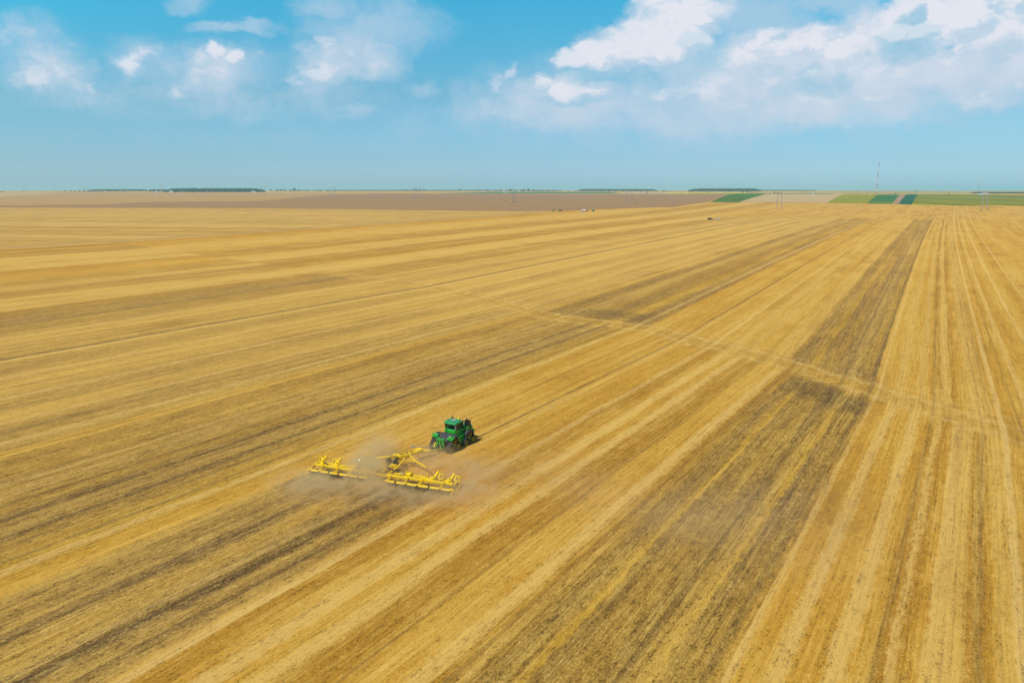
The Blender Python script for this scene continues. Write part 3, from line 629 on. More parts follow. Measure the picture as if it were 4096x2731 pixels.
for k, (h, w) in enumerate([(12, 11), (15, 9), (9, 14), (17, 14), (5, 9)]):
    root = thing('tree', (0, 0, 0), 0, '', 'tree')
    crown_mesh(k, h, w, 420).build('crown', LEAF, root)
    if k != 4: trunk_mesh(k, h, w).build('trunk', M['trunk'], root)
    KINDS.append([root, h, False])
WHAT = ['round dark tree', 'tall narrow tree', 'low spreading tree', 'large broad tree', 'small dark bush']
def tree(px, py, hpx, k, label, group='trees along the far horizon'):
    src, h, used = KINDS[k]
    o = src if not used else copy_tree(src); KINDS[k][2] = True
    P = at(px, py); sc_ = hpx * P.y / FPX / h
    o.location = P; o.scale = (sc_, sc_, sc_); o.rotation_euler = (0, 0, (px * 0.37) % 6.28)
    tag(o, label, 'bush' if k == 4 else 'tree', group); return o

# (x, foot y, height in photo pixels, kind, what singles it out)
TR = [(3, 770.5, 5, 3, 'dark tree at the very left edge of the horizon'), (15, 770, 4, 2, 'second tree from the left edge of the horizon'),
      (95, 769, 4, 4, 'tiny dark bush left of the leftmost pylons'),
      (182, 769.5, 3.5, 2, 'low tree between the faint leftmost pylons'), (238, 769.5, 3, 4, 'flat bush right of the second faint pylon'),
      (262, 768.5, 6, 2, 'first tree of the dark hedge starting left of the cup pylon'), (284, 768.5, 8, 0, 'rounded tree, left bump of the dark hedge'),
      (300, 769, 6, 2, 'low tree right of the hedge\'s left bump'), (318, 769, 7, 2, 'hedge tree below the faint third pylon'), (337, 769, 7, 2, 'hedge tree just right of the faint third pylon'),
      (356, 769, 8, 2, 'spreading hedge tree under the pale blue far wood'), (374, 769, 7, 2, 'hedge tree midway to the tall pair'), (392, 769, 6, 2, 'low hedge tree left of the tall pair'),
      (410, 769, 5, 2, 'flat hedge tree beside the tall pair'), (434, 769, 11, 3, 'left and broader of the tall tree pair by the cup pylon'), (446, 769, 9, 1, 'right and narrower of the tall tree pair by the cup pylon'),
      (468, 769, 5, 2, 'low tree left of the cup pylon foot'), (486, 769, 6, 0, 'tree hiding the foot of the cup pylon'), (500, 769, 5, 2, 'low tree right of the cup pylon foot'),
      (560, 769, 9, 1, 'slim tree between the two pale woods'), (601, 769.5, 10, 3, 'large dark tree left of the white barn'), (616, 769.5, 6, 2, 'low tree touching the large dark tree by the white barn'),
      (636, 768, 8, 2, 'tree behind the white barn'), (652, 768, 8, 0, 'tree at the left foot of the long blue wood'),
      (696, 771.5, 4, 2, 'low bush before the long wood'), (706, 771.5, 5, 4, 'dark bush left of the red roofed barn'), (776, 772, 4, 4, 'dark bush right of the dome shaped sheds'),
      (1030, 765, 9, 2, 'tree at the right end of the long wood'), (1048, 765, 8, 2, 'tree left of the pale roofed farm'), (1084, 765, 9, 3, 'broad tree right of the pale roofed farm'),
      (1110, 765.5, 8, 2, 'tree left of the white cottage'), (1125, 765.5, 9, 0, 'round tree left of the white cottage'), (1138, 765.5, 8, 3, 'tree touching the left of the white cottage'),
      (1162, 765.5, 7, 0, 'round tree right of the white cottage'), (1177, 765.5, 13, 3, 'tallest tree of the village left of centre'), (1196, 765.5, 8, 2, 'low tree at the foot of the tallest village tree'),
      (1232, 765.5, 5, 2, 'low tree before the grey houses'), (1282, 766, 7, 2, 'tree between the grey houses and the small white gable'), (1312, 767, 5, 2, 'low tree left of the split pylon'),
      (1340, 767.5, 5, 2, 'low tree under the split pylon'), (1400, 765, 3.5, 4, 'small bush right of the split pylon'), (1466, 765.5, 6, 2, 'small spreading tree on the green plain'), (1480, 765.5, 4, 4, 'bush touching the small spreading tree'),
      (1500, 765.5, 3.5, 4, 'lone bush on the green plain'), (1556, 765, 4, 4, 'bush left of the broad copse'), (1580, 766.5, 3.5, 4, 'dark bush on the pale strip left of the broad copse'),
      (1610, 765, 6, 1, 'small pointed tree left of the copse'), (1621, 765, 8, 1, 'slim pointed tree left of the copse'), (1630, 765, 6, 0, 'round tree left of the copse'),
      (1651, 765.5, 8, 3, 'left tree of the copse at the pylon'), (1664, 765.5, 9, 2, 'middle tree of the copse at the pylon'), (1678, 765.5, 9, 3, 'right tree of the copse at the pylon'),
      (1696, 765.5, 9, 1, 'narrow tree right of the copse'), (1703, 765.5, 7, 0, 'last tree right of the copse'), (1741, 765, 5, 2, 'low tree alone beyond the brown field'),
      (1840, 765, 9, 3, 'dense square crowned tree standing alone'), (1858, 765, 4, 4, 'low bush right of the square crowned tree'), (1865, 765, 5, 2, 'spreading tree beside the low bush'),
      (1920, 765, 7, 0, 'round tree at the left end of the centre village'), (1931, 765, 6, 2, 'tree next to the round one of the centre village'), (1950, 765, 8, 3, 'broad tree between the white houses of the centre village'),
      (2000, 765.5, 6, 2, 'tree left of the white lorry'), (2020, 766.5, 5, 2, 'dark tree behind the white lorry'), (2041, 766.5, 10, 3, 'large dark tree right above the white lorry'),
      (2060, 767, 5, 2, 'low tree right of the white lorry'),
      (2086, 767.5, 8, 0, 'left of the three big round trees'), (2096, 767.5, 10, 3, 'second of the three big round trees'), (2115, 767.5, 11, 3, 'middle and tallest of the big round trees'), (2135, 767.5, 9, 3, 'right of the big round trees'),
      (2152, 767.5, 5, 2, 'low tree trailing off from the big round trees'), (2166, 767.5, 4, 2, 'last low tree trailing from the big round trees'), (2196, 767.5, 5, 2, 'flat topped tree standing alone in the centre'), (2215, 767.5, 4, 2, 'small low tree right of the flat topped tree'),
      (2208, 771.5, 3.5, 4, 'dark bush on the green strip'), (2276, 767.5, 5, 0, 'round tree before the far wood'), (2302, 767.5, 4, 2, 'low tree before the far wood'), (2330, 767.5, 5, 1, 'slim tree beneath the left end of the far wood'),
      (2356, 768, 4, 2, 'low tree beneath the far wood'), (2378, 768, 5, 0, 'round tree beneath the far wood'), (2406, 768, 4, 2, 'low hedge tree beneath the far wood'), (2436, 768, 5, 2, 'hedge tree beneath the middle of the far wood'),
      (2462, 768.5, 4, 2, 'low hedge tree left of the twin pylon legs'), (2492, 768.5, 5, 2, 'hedge tree at the twin pylon legs'), (2520, 768.5, 7, 3, 'tall hedge tree by the twin pylon'), (2544, 768.5, 8, 3, 'broad tree right of the twin pylon'), (2566, 768.5, 6, 2, 'dark hedge tree right of the twin pylon'), (2590, 768.5, 4, 2, 'low hedge end right of the twin pylon'),
      (2591, 774.5, 6, 0, 'dark round tree alone on the pale strip'), (2584, 774.5, 3, 4, 'small bush beside the lone tree on the pale strip'), (2634, 774.3, 2.5, 4, 'flat bush on the pale strip'),
      (2650, 768, 6, 2, 'left half of the clipped hedge'), (2662, 768, 6, 2, 'right half of the clipped hedge'), (2680, 768, 5, 2, 'low tree right of the clipped hedge'), (2698, 773.5, 3, 4, 'bush at the end of the brown field'), (2716, 773, 6, 0, 'round tree at the start of the yellow strip'),
      (2728, 773, 4, 2, 'low tree on the yellow strip'), (2758, 769, 8, 3, 'broad tree left of the right wood'), (2768, 769, 7, 3, 'tree touching the left of the right wood'), (2832, 772, 4, 2, 'dark bush on the yellow strip'), (2920, 770.5, 6, 0, 'round tree in front of the right wood'),
      (2970, 772, 6, 2, 'spreading tree right of the yellow strip'), (2990, 772, 7, 2, 'tallest bush right of the yellow strip'), (3006, 772.5, 5, 2, 'low bush trailing right of the yellow strip'), (3030, 773, 3, 4, 'flat bush before the right green wedge'), (3056, 773.5, 3, 4, 'flat bush above the right green wedge'),
      (3080, 776, 4, 4, 'bush left of the near portal pylon'), (3097, 776, 8, 3, 'dark tree behind the near portal pylon'), (3112, 776, 6, 2, 'spreading tree inside the near portal pylon'), (3124, 776, 5, 2, 'low tree at the right leg of the near portal pylon'),
      (3262, 777, 3, 4, 'small bush right of the white van on the crest'), (3274, 777, 3.5, 4, 'round bush farther right of the white van on the crest'), (3378, 777.5, 2.5, 4, 'tiny bush at the corner of the sunflower crop'),
      (3409, 777.5, 4, 0, 'round bush above the sunflower crop'), (3435, 777.5, 2.5, 4, 'tiny bush above the middle of the sunflower crop'), (3466, 777.5, 3, 4, 'small bush left of the mast foot'), (3558, 777.6, 4, 2, 'grey green bush right of the mast'),
      (3579, 777.6, 5, 2, 'broad bush above the mid green crop'), (3647, 777.4, 3, 2, 'mound of bush above the dark strip'), (3797, 777.4, 4, 2, 'dark bush on the crest above the mottled crop'), (3869, 778.5, 2.5, 4, 'tiny bush on the crest right of centre of the mottled crop'),
      (3428, 767.5, 4, 4, 'distant bush by the far road left of the mast'), (3661, 768, 4, 2, 'distant dark copse tree on the horizon'), (3668, 768, 4.5, 0, 'distant round copse tree on the horizon'), (3771, 769, 2.5, 4, 'distant bush between the far white sheds'),
      (2052, 809.5, 3, 4, 'left small bush at the foot of the centre pylon'), (2072, 809.5, 3.5, 4, 'right small bush at the foot of the centre pylon'), (2024, 808.5, 6, 1, 'small dark post like shrub in the brown field'),
      (2504, 815.5, 2.5, 4, 'small bush by the left leg of the twin pylon'), (2545, 815, 4, 4, 'round bush right of the twin pylon feet'),
      (1352, 793.5, 4.5, 1, 'small dark shrub at the foot of the split pylon'), (3906, 837.5, 2.5, 4, 'bush left of the right edge pylon feet'), (3921, 839, 2.5, 4, 'bush between the right edge pylon feet'), (3953, 838, 3.5, 4, 'bush right of the right edge pylon feet'),
      (1648, 794, 2.5, 4, 'dark tuft at the left foot of the copse pylon'), (1030, 784, 3, 4, 'dark tuft at the foot of the village pylon')]
for (x, y, h, k, lab) in TR: tree(x, y, h, k, lab)

def wood(x0, x1, py, h0, label, seed, dens=1.0):
    a, b = at(x0, py), at(x1, py); rn = random.Random(seed); mb = MB()
    H = h0 * a.y / FPX; Lx = (b - a).x; n = int(Lx / (H * 0.42) * dens)
    depth = H * 9
    for i in range(n):
        for row in range(4):
            cx = a.x + Lx * (i + rn.uniform(-.4, .4)) / n; cy = a.y + row * depth / 4 + rn.uniform(-.5, .5) * H; w_ = H * rn.uniform(.35, .6); hh = H * rn.uniform(.84, 1.04)
            edge = min(1, min(cx - a.x, b.x - cx) / (H * 4) + 0.45); hh *= edge
            for _ in range(34):
                d = Vector((rn.gauss(0, 1), rn.gauss(0, 1), rn.gauss(0, 1))).normalized()
                c = Vector((cx + d.x * w_ * .9, cy + d.y * w_ * .9, zt(cy) + hh * .52 + d.z * hh * .46)); e = H * rn.uniform(.07, .14)
                q = Matrix.Rotation(rn.uniform(0, 6.3), 3, 'Z') @ Matrix.Rotation(rn.uniform(0, 3.1), 3, 'X')
                mb.quad([c + q @ Vector(v_) for v_ in ((-e, -e, 0), (e, -e, 0), (e, e, 0), (-e, e, 0))], [(0, 1, 2, 3)])
            # solid heart so the wood is not see-through
            nn = 7
            ring = []
            for zz, rr in ((0, .7), (.5, .95), (.85, .7), (1.0, .15)):
                ring += [(cx + math.cos(t) * w_ * rr, cy + math.sin(t) * w_ * rr, zt(cy) + hh * zz * .95) for t in [6.283 * k / nn for k in range(nn)]]
            mb.quad(ring, [(l * nn + k, l * nn + (k + 1) % nn, (l + 1) * nn + (k + 1) % nn, (l + 1) * nn + k) for l in range(3) for k in range(nn)])
    o = mb.build('wood', LEAFD); tag(o, label, 'wood', 'far woods', 'stuff')
wood(658, 1030, 768.5, 14, 'long dark blue green wood on the left horizon', 1)
wood(2776, 3046, 766.0, 11, 'dark wood on the horizon right of the yellow strip', 2)
wood(2316, 2630, 764.6, 7.5, 'distant pale blue wood behind the centre pylons', 3)
wood(355, 570, 764.6, 7, 'faint blue wood left of the slim tree', 4)
wood(590, 665, 764.6, 6.5, 'short faint wood left of the long dark wood', 5)
wood(3908, 4400, 774.5, 5.5, 'low dark green wood at the right edge behind the crop', 6)
wood(3040, 3265, 763.8, 3.6, 'thin dark tree line on the horizon behind the near pylon', 7)
wood(1100, 2250, 763.6, 3.4, 'very far blue tree line along the left centre horizon', 8, 0.5)

# ------------------------------------------------------------------ far buildings
BN = []
def building(px, py, wpx, hpx, label, roof='slate', kind='gable', cat='house', grp='far farm buildings'):
    P = at(px, py); k = P.y / FPX; w, h = wpx * k, hpx * k; d = max(w * .5, 8)
    rt = thing('barn' if wpx > 8 else 'house', P, 0.1 * math.sin(px), label, cat, grp)
    wh = h * .55
    mb = MB(); mb.box((0, 0, wh / 2 - .3), (w, d, wh + .6)); mb.build('wall', M['wall'], rt)
    mr = MB()
    if kind == 'gable':
        mr.quad([(-w * .53, -d * .56, wh), (w * .53, -d * .56, wh), (w * .53, d * .56, wh), (-w * .53, d * .56, wh), (-w * .53, 0, h), (w * .53, 0, h)], [(0, 1, 5, 4), (2, 3, 4, 5), (0, 4, 3), (1, 2, 5), (3, 2, 1, 0)])
    else:
        n = 8; vs = []
        for x in (-w * .52, w * .52): vs += [(x, -math.cos(math.pi * i / n) * d * .53, wh + math.sin(math.pi * i / n) * (h - wh)) for i in range(n + 1)]
        mr.quad(vs, [(i, i + 1, n + 2 + i, n + 1 + i) for i in range(n)] + [tuple(range(n + 1)), tuple(range(n + 1, 2 * n + 2))[::-1]])
    mr.build('roof', M[roof], rt)
    md = MB(); nw = max(1, int(w / 6))
    for i in range(nw):
        md = MB(); md.box((-w / 2 + w * (i + .5) / nw, -d / 2 - .04, wh * .5), (w / nw * .35, .08, wh * .4)); md.build('window' if i else 'door', M['black'], rt)
for b_ in [(627, 771.8, 9, 4, 'bright white barn left of the long wood', 'white'), (686, 769, 14, 5, 'pale blue roofed shed before the left end of the long wood', 'slate', 'arch'), (728, 771, 12, 4, 'low barn with a reddish roof before the long wood', 'roof'),
           (762, 767, 13, 4, 'left white domed shed before the long wood', 'white', 'arch'), (777, 767, 12, 5, 'right white domed shed before the long wood', 'white', 'arch'), (1013, 769, 16, 3.5, 'long low white shed at the right end of the long wood', 'white'),
           (1065, 765.5, 12, 3.5, 'pale roofed farm left of the white cottage', 'slate'), (1152, 765.5, 5, 4, 'small white cottage among the left village trees', 'white'), (1242, 764.5, 7, 3, 'left grey house beside the tallest village tree', 'slate'), (1255, 765, 6, 4, 'right grey house beside the tallest village tree', 'slate'),
           (1297, 766.5, 5, 4.5, 'small white gabled house left of the split pylon', 'white'), (1852, 766.5, 5, 3, 'small white house right of the square crowned tree', 'white'), (1929, 767, 6, 2.5, 'low white house at the left of the centre village', 'white'), (1944, 765.5, 8, 4, 'white walled house in the middle of the centre village', 'roof'),
           (1966, 765.5, 5, 3.5, 'right white house of the centre village', 'white'), (2017, 765, 10, 5, 'pale blue roofed hall behind the white lorry', 'slate'), (2052, 766.5, 5, 4, 'white house between the dark tree and the round trees', 'white'), (2061, 767, 4, 4, 'small white gabled house by the round trees', 'white'), (2075, 767.2, 5, 5, 'white gabled house left of the three round trees', 'white'),
           (2711, 761.6+2.6, 5, 2.5, 'tiny white shed left on the distant plain', 'white'), (2743, 764, 5, 2.5, 'tiny white shed right on the distant plain', 'white'),
           (3730, 770, 5, 2, 'first small white shed on the far plain at right', 'white'), (3762, 769.5, 5, 2, 'second small white shed on the far plain at right', 'white'), (3806, 770.5, 7, 2, 'third small white shed on the far plain at right', 'white'), (3842, 771, 9, 2.5, 'fourth and widest small shed on the far plain at right', 'slate'),
           (3924, 779.5, 18, 5, 'white tank like hall at the foot of the thin mast', 'white', 'arch'), (3940, 776, 17, 4, 'second white hall behind the hall at the thin mast', 'white', 'arch'), (3213, 777.0, 1, 1, None)]:
    if b_[4]: building(*b_)

# ------------------------------------------------------------------ pylons and masts
def lattice(mb, a, b, w0, w1, n, t):
    a, b = Vector(a), Vector(b); prev = None
    for i in range(n + 1):
        f = i / n; c = a.lerp(b, f); w = (w0 + (w1 - w0) * f) / 2
        ring = [c + Vector((x * w, y * w, 0)) for x, y in ((-1, -1), (1, -1), (1, 1), (-1, 1))]
        if prev:
            for k in range(4):
                mb.beam(prev[k], ring[k], t); mb.beam(prev[k], ring[(k + 1) % 4], t * .7); mb.beam(prev[(k + 1) % 4], ring[k], t * .7)
        prev = ring
def portal(px, py, hpx, wpx, label, rz=0.0, spread=1.5, thick=1.0):
    P = at(px, py); k = P.y / FPX; H = hpx * k; W = wpx * k
    rt = thing('pylon', P, rz, label, 'pylon', 'power line pylons')
    t = 0.15 * thick
    for s_ in (-1, 1):
        mb = MB(); lattice(mb, (s_ * W * .5 * spread, 0, -.5), (s_ * W * .5, 0, H * .88), H * .045, H * .03, 9, t)
        mb.beam((s_ * W * .5, 0, H * .88), (s_ * W * .5, 0, H), t * 1.3); mb.build('leg', M['greysteel'], rt)
    mb = MB(); zb = H * .87
    for dz in (0, H * .035): mb.beam((-W * 1.25, 0, zb + dz), (W * 1.25, 0, zb + dz), t)
    for i in range(10):
        x0 = -W * 1.25 + W * 2.5 * i / 10; mb.beam((x0, 0, zb + (0 if i % 2 else H * .035)), (x0 + W * .25, 0, zb + (H * .035 if i % 2 else 0)), t * .7)
    mb.build('crossarm', M['greysteel'], rt)
    for x in (-W * 1.15, 0, W * 1.15):
        mb = MB(); mb.tube([(x, 0, zb), (x, 0, zb - H * .08)], t * .6, 6); mb.build('insulator', M['dsteel'], rt)
    return rt
portal(9, 770, 17, 14, 'faintest pylon at the extreme left horizon', thick=1.2); portal(108, 770, 19, 14, 'first faint pylon from the left', thick=1.2); portal(223, 770, 22, 14, 'second faint pylon from the left', thick=1.2); portal(346, 770, 25, 13, 'third faint pylon, above the dark hedge', thick=1.2)
portal(653, 771, 33, 15, 'portal pylon beside the white barn', thick=1.2); portal(838, 774, 36, 14, 'portal pylon above the long wood', thick=1.2); portal(1054, 783, 40, 14, 'portal pylon at the left village', 0.15, 1.25, 1.1)
portal(1334, 789, 41, 15, 'portal pylon right of the left village', 0.1, 1.3); portal(1671, 793.5, 49, 16, 'portal pylon rising from the copse', -0.1, 1.4); portal(2053, 809, 54, 10, 'portal pylon above the white lorry', 0.8, 1.2)
portal(2517, 815, 63, 18, 'portal pylon in the brown field right of the parked machines', 0.1, 1.2); portal(3115, 837.5, 69, 14, 'nearest portal pylon in the golden field', 0.05, 1.75, 0.8); portal(3936, 839, 80, 15, 'portal pylon at the right in front of the mottled crop', -0.2, 1.2, 1.0)
# cup shaped pylon
P = at(487, 770.5); kx = P.y / FPX; rt = thing('pylon', P, 0, 'cup shaped pylon on the left horizon', 'pylon', 'power line pylons')
H = 32 * kx
mb = MB(); lattice(mb, (0, 0, -.5), (0, 0, H * .45), H * .16, H * .08, 5, .45); mb.build('tower', M['greysteel'], rt)
mb = MB()
for s_ in (-1, 1): mb.beam((0, 0, H * .45), (s_ * H * .22, 0, H * .72), .55); mb.beam((s_ * H * .22, 0, H * .72), (s_ * H * .19, 0, H * .96), .5)
mb.build('cup', M['greysteel'], rt)
mb = MB(); mb.beam((-H * .3, 0, H * .96), (H * .3, 0, H * .96), .6); mb.build('crossarm', M['greysteel'], rt)
# red and white radio mast
P = at(3504, 776.5); k = P.y / FPX; H = 118 * k
rt = thing('radio_mast', P, 0.3, 'tall red and white radio mast above the green fields', 'mast')
bands = [(-.01, .06, 'mastred'), (.06, .19, 'white'), (.19, .35, 'mastred'), (.35, .53, 'white'), (.53, .70, 'mastred'), (.70, .87, 'white'), (.87, 1.0, 'mastred')]
for a, b, m_ in bands:
    mb = MB(); lattice(mb, (0, 0, H * a), (0, 0, H * b), H * (.040 - .028 * a), H * (.040 - .028 * b), 3, .30); mb.build('mast_section', M[m_], rt)
for f, s_ in ((.17, -1), (.35, 1), (.37, -1), (.53, -1), (.71, 1), (.72, -1)):
    mb = MB(); mb.tube([(s_ * H * .012, -1.2, H * f), (s_ * H * .03, -1.6, H * f)], 1.5, 12); mb.build('dish', M['white'], rt)
P = at(3911, 779); k = P.y / FPX; H = 50 * k
rt = thing('radio_mast', P, 0, 'thin grey mast with a white antenna cluster at the right', 'mast')
mb = MB(); lattice(mb, (0, 0, 0), (0, 0, H * .8), H * .035, H * .02, 8, .22); mb.build('mast_section', M['greysteel'], rt)
mb = MB(); lattice(mb, (0, 0, H * .8), (0, 0, H), H * .02, H * .01, 3, .3)
for s_ in (-1, 1): mb.box((s_ * 1.3, 0, H * .82), (.7, .5, 2.6))
mb.box((0, -.8, H * .9), (.8, .5, 3.5)); mb.build('antenna', M['white'], rt)
P = at(2027, 773); rt = thing('utility_pole', at(1802, 774), 0, 'pale pole standing in the green strip beyond the brown field', 'pole')
k = rt.location.y / FPX; mb = MB(); mb.tube([(0, 0, 0), (0, 0, 13 * k)], .8, 8, .4); mb.beam((-1.6, 0, 12 * k), (1.6, 0, 12 * k), .4); mb.build('pole', M['white'], rt)
P = at(3208, 771.5); k = P.y / FPX; rt = thing('grain_hopper', P, 0, 'small dark tower like hopper on the far tan field', 'hopper')
mb = MB(); mb.box((0, 0, 4.2 * k), (3.2 * k, 3 * k, 2.4 * k)); mb.build('bin', M['dsteel'], rt); mb = MB()
for x in (-1, 1):
    for y in (-1, 1): mb.beam((x * 1.3 * k, y * 1.3 * k, 0), (x * 1.3 * k, y * 1.3 * k, 3.2 * k), .3)
mb.build('leg', M['dsteel'], rt)

# ------------------------------------------------------------------ parked vehicles
def wheels(rt, ys, x, r, rim='greysteel', w=.28):
    for y in ys:
        for s_ in (-1, 1):
            c = (s_ * x, y, r); wh = MB().wheel(c, r, w, 20).build('wheel', M['rubber'], rt)
            MB().wheel(c, r * .58, w * 1.08, 14).build('rim', M[rim], wh)
# all vehicles: local y forward, x right
P = at(2841, 879.5)
rt = thing('van', P, R(-92), 'black panel van parked left of the white pickup in the stubble', 'van')
mb = MB(); mb.prism([(-3.3, .45), (-3.4, 1.0), (-3.3, 2.3), (-3.1, 2.5), (1.1, 2.5), (1.4, 2.4), (2.3, 1.55), (3.2, 1.2), (3.35, .9), (3.35, .45)], -.95, .95); mb.build('body', M['carblack'], rt, .06)
mb = MB(); mb.prism([(1.42, 2.3), (2.24, 1.58), (2.28, 1.62), (1.48, 2.36)], -.82, .82); mb.build('windscreen', M['glass'], rt)
for s_ in (-1, 1):
    MB().box((s_ * .96, 1.2, 1.85), (.04, 1.0, .55)).build('side_window', M['glass'], rt); MB().box((s_ * .7, 3.34, .95), (.3, .05, .18)).build('headlight', M['white'], rt); MB().box((s_ * .85, -3.4, 1.2), (.12, .04, .5)).build('tail_light', M['red'], rt)
wheels(rt, (-2.1, 2.2), .86, .4)
P = at(2870, 879)
rt = thing('pickup', P, R(-90), 'white pickup with an open load bed right of the black van', 'pickup')
mb = MB(); mb.prism([(-3.0, .5), (-3.0, 1.25), (3.0, 1.3), (3.3, 1.1), (3.3, .5)], -1, 1); mb.build('body', M['white'], rt, .06)
mb = MB(); mb.prism([(-.6, 1.27), (-.45, 2.1), (-.2, 2.2), (1.1, 2.2), (1.9, 1.3)], -.85, .85); mb.build('cab', M['white'], rt, .05)
mb = MB(); mb.prism([(1.16, 2.12), (1.9, 1.34), (1.94, 1.38), (1.2, 2.17)], -.74, .74); mb.build('windscreen', M['glass'], rt)
for s_ in (-1, 1):
    MB().prism([(-.4, 1.4), (-.3, 2.05), (1.05, 2.05), (1.6, 1.4)], s_ * .86 - .01, s_ * .86 + .01).build('side_window', M['carblack'], rt)
    MB().box((s_ * .75, 3.3, 1.0), (.35, .05, .2)).build('headlight', M['white'], rt)
mb = MB(); mb.box((0, -1.9, 1.4), (1.9, 2.1, .3)); mb.build('load_bed', M['carblack'], rt)
mb = MB(); mb.tube([(-.8, -.8, 1.3), (-.8, -.8, 2.5), (.8, -.8, 2.5), (.8, -.8, 1.3)], .07, 6); mb.build('roll_bar', M['dsteel'], rt)
wheels(rt, (-1.95, 2.1), .9, .45)
# tanker lorry
P = at(2339, 847); KX = 1.0
rt = thing('tanker_truck', P, R(-92), 'tanker lorry with red cab and pale tank on the field edge', 'truck')
mb = MB(); mb.tube([(0, -5.4, 2.45), (0, -5.3, 2.45), (0, 2.1, 2.45), (0, 2.2, 2.45)], 1.35, 24); mb.build('tank', M['tank'], rt)
mb = MB(); mb.box((0, -1.6, 1.0), (1.0, 7.6, .3)); mb.build('chassis', M['dsteel'], rt)
mb = MB(); mb.prism([(2.6, .7), (2.6, 3.4), (3.0, 3.7), (4.4, 3.6), (4.9, 2.2), (4.9, .7)], -1.22, 1.22); mb.build('cab', M['truckred'], rt, .08)
MB().prism([(4.45, 3.45), (4.84, 2.3), (4.9, 2.32), (4.52, 3.47)], -1.05, 1.05).build('windscreen', M['glass'], rt)
for s_ in (-1, 1): MB().box((s_ * 1.23, 3.8, 2.7), (.04, .8, .7)).build('side_window', M['carblack'], rt)
wheels(rt, (-4.2, -2.9, 3.7), 1.0, .52)
P = at(2323, 850.5)
rt = thing('car', P, R(80), 'small white car parked left of the tanker lorry', 'car')
mb = MB(); mb.prism([(-2.3, .35), (-2.35, .9), (-1.9, 1.05), (1.2, 1.05), (2.2, .85), (2.3, .35)], -.9, .9); mb.build('body', M['white'], rt, .05)
mb = MB(); mb.prism([(-1.9, 1.04), (-1.3, 1.6), (.3, 1.62), (1.2, 1.04)], -.75, .75); mb.build('cab', M['white'], rt, .04)
for s_ in (-1, 1): MB().prism([(-1.6, 1.1), (-1.2, 1.52), (.25, 1.54), (.9, 1.1)], s_ * .76 - .01, s_ * .76 + .01).build('side_window', M['carblack'], rt)
wheels(rt, (-1.45, 1.45), .8, .33)
P = at(2373.5, 846.5)
rt = thing('service_container', P, R(8), 'teal service box with a grey lid right of the tanker lorry', 'container')
mb = MB(); mb.box((0, 0, 1.75), (3.6, 2.6, 2.6)); mb.build('body', M['teal'], rt, .05); MB().box((0, 0, 3.2), (4.1, 3.0, .3)).build('lid', M['greysteel'], rt, .03)
MB().box((.3, -1.33, 1.7), (1.4, .06, 1.5)).build('door', M['dgreen'], rt); MB().box((0, 0, .3), (3.2, 2.2, .3)).build('skid', M['black'], rt)
# parked tractor with its implement
P = at(2215, 845.5)
rt = thing('parked_tractor', P, R(90), 'distant green tractor with a yellow rear wheel parked at the field edge', 'tractor')
mb = MB(); mb.prism([(.2, 1.1), (.2, 2.2), (3.0, 2.0), (3.3, 1.5), (3.2, 1.0)], -.45, .45); mb.build('hood', M['green'], rt, .08)
mb = MB(); mb.prism([(-1.6, 1.5), (-1.7, 2.4), (.2, 2.4), (.25, 1.5)], -.8, .8); mb.build('cab_base', M['dgreen'], rt)
mb = MB(); mb.prism([(-1.6, 2.4), (-1.5, 3.3), (.1, 3.3), (.25, 2.4)], -.75, .75); mb.build('cab_glass', M['black'], rt)
MB().box((0, -.7, 3.42), (1.7, 1.9, .2)).build('roof', M['dgreen'], rt, .05); MB().box((0, .4, .9), (.7, 4.4, .5)).build('chassis', M['dsteel'], rt)
for s_ in (-1, 1):
    w_ = MB().wheel((s_ * 1.2, -1.1, 1.05), 1.05, .6, 24).build('rear_wheel', M['rubber'], rt); MB().wheel((s_ * 1.2, -1.1, 1.05), .72, .66, 20).build('rim', M['lemon'], w_)
    w_ = MB().wheel((s_ * 1.1, 2.0, .7), .7, .45, 20).build('front_wheel', M['rubber'], rt); MB().wheel((s_ * 1.1, 2.0, .7), .4, .5, 16).build('rim', M['dgreen'], w_)
    MB().prism([(-2.3, 1.5), (-1.9, 2.2), (-.5, 2.2), (-.1, 1.5), (-.3, 1.6), (-.7, 2.08), (-1.8, 2.08), (-2.1, 1.6)], s_ * 1.2 - .3, s_ * 1.2 + .3).build('fender', M['dgreen'], rt)
P = at(2239, 845.5)
rt = thing('seed_drill', P, R(90), 'dark green towed seed drill behind the distant parked tractor', 'seed drill')
mb = MB(); mb.prism([(-.8, 1.2), (-1.2, 3.0), (2.2, 3.0), (1.6, 1.2)], -1.4, 1.4); mb.build('hopper', M['dgreen'], rt, .06)
mb = MB(); mb.box((0, -2.6, 1.9), (3.0, 1.6, 2.8)); mb.build('folded_wing', M['black'], rt, .1); mb = MB(); mb.beam((0, 1.6, .9), (0, 6.2, .8), .25); mb.beam((-1, 0, .9), (1, 0, .9), .3); mb.build('drawbar', M['dsteel'], rt)
for s_ in (-1, 1): MB().beam((s_ * 1.4, -3.5, .3), (s_ * 1.4, -3.6, 3.4), .3).build('frame_post', M['dsteel'], rt)
wheels(rt, (.3,), 1.3, .75, 'dgreen', .5)
P = at(2020, 771.8); k = P.y / FPX
rt = thing('lorry', P, R(-88), 'white lorry with a red mark driving along the far road', 'lorry')
s0 = 17 * k / 12
mb = MB(); mb.box((0, -1.4 * s0, 2.2 * s0), (2.4 * s0, 9 * s0, 2.8 * s0)); mb.build('trailer', M['white'], rt); MB().box((1.22 * s0, 1.0 * s0, 2.2 * s0), (.05, 1.2 * s0, 2 * s0)).build('red_panel', M['truckred'], rt)
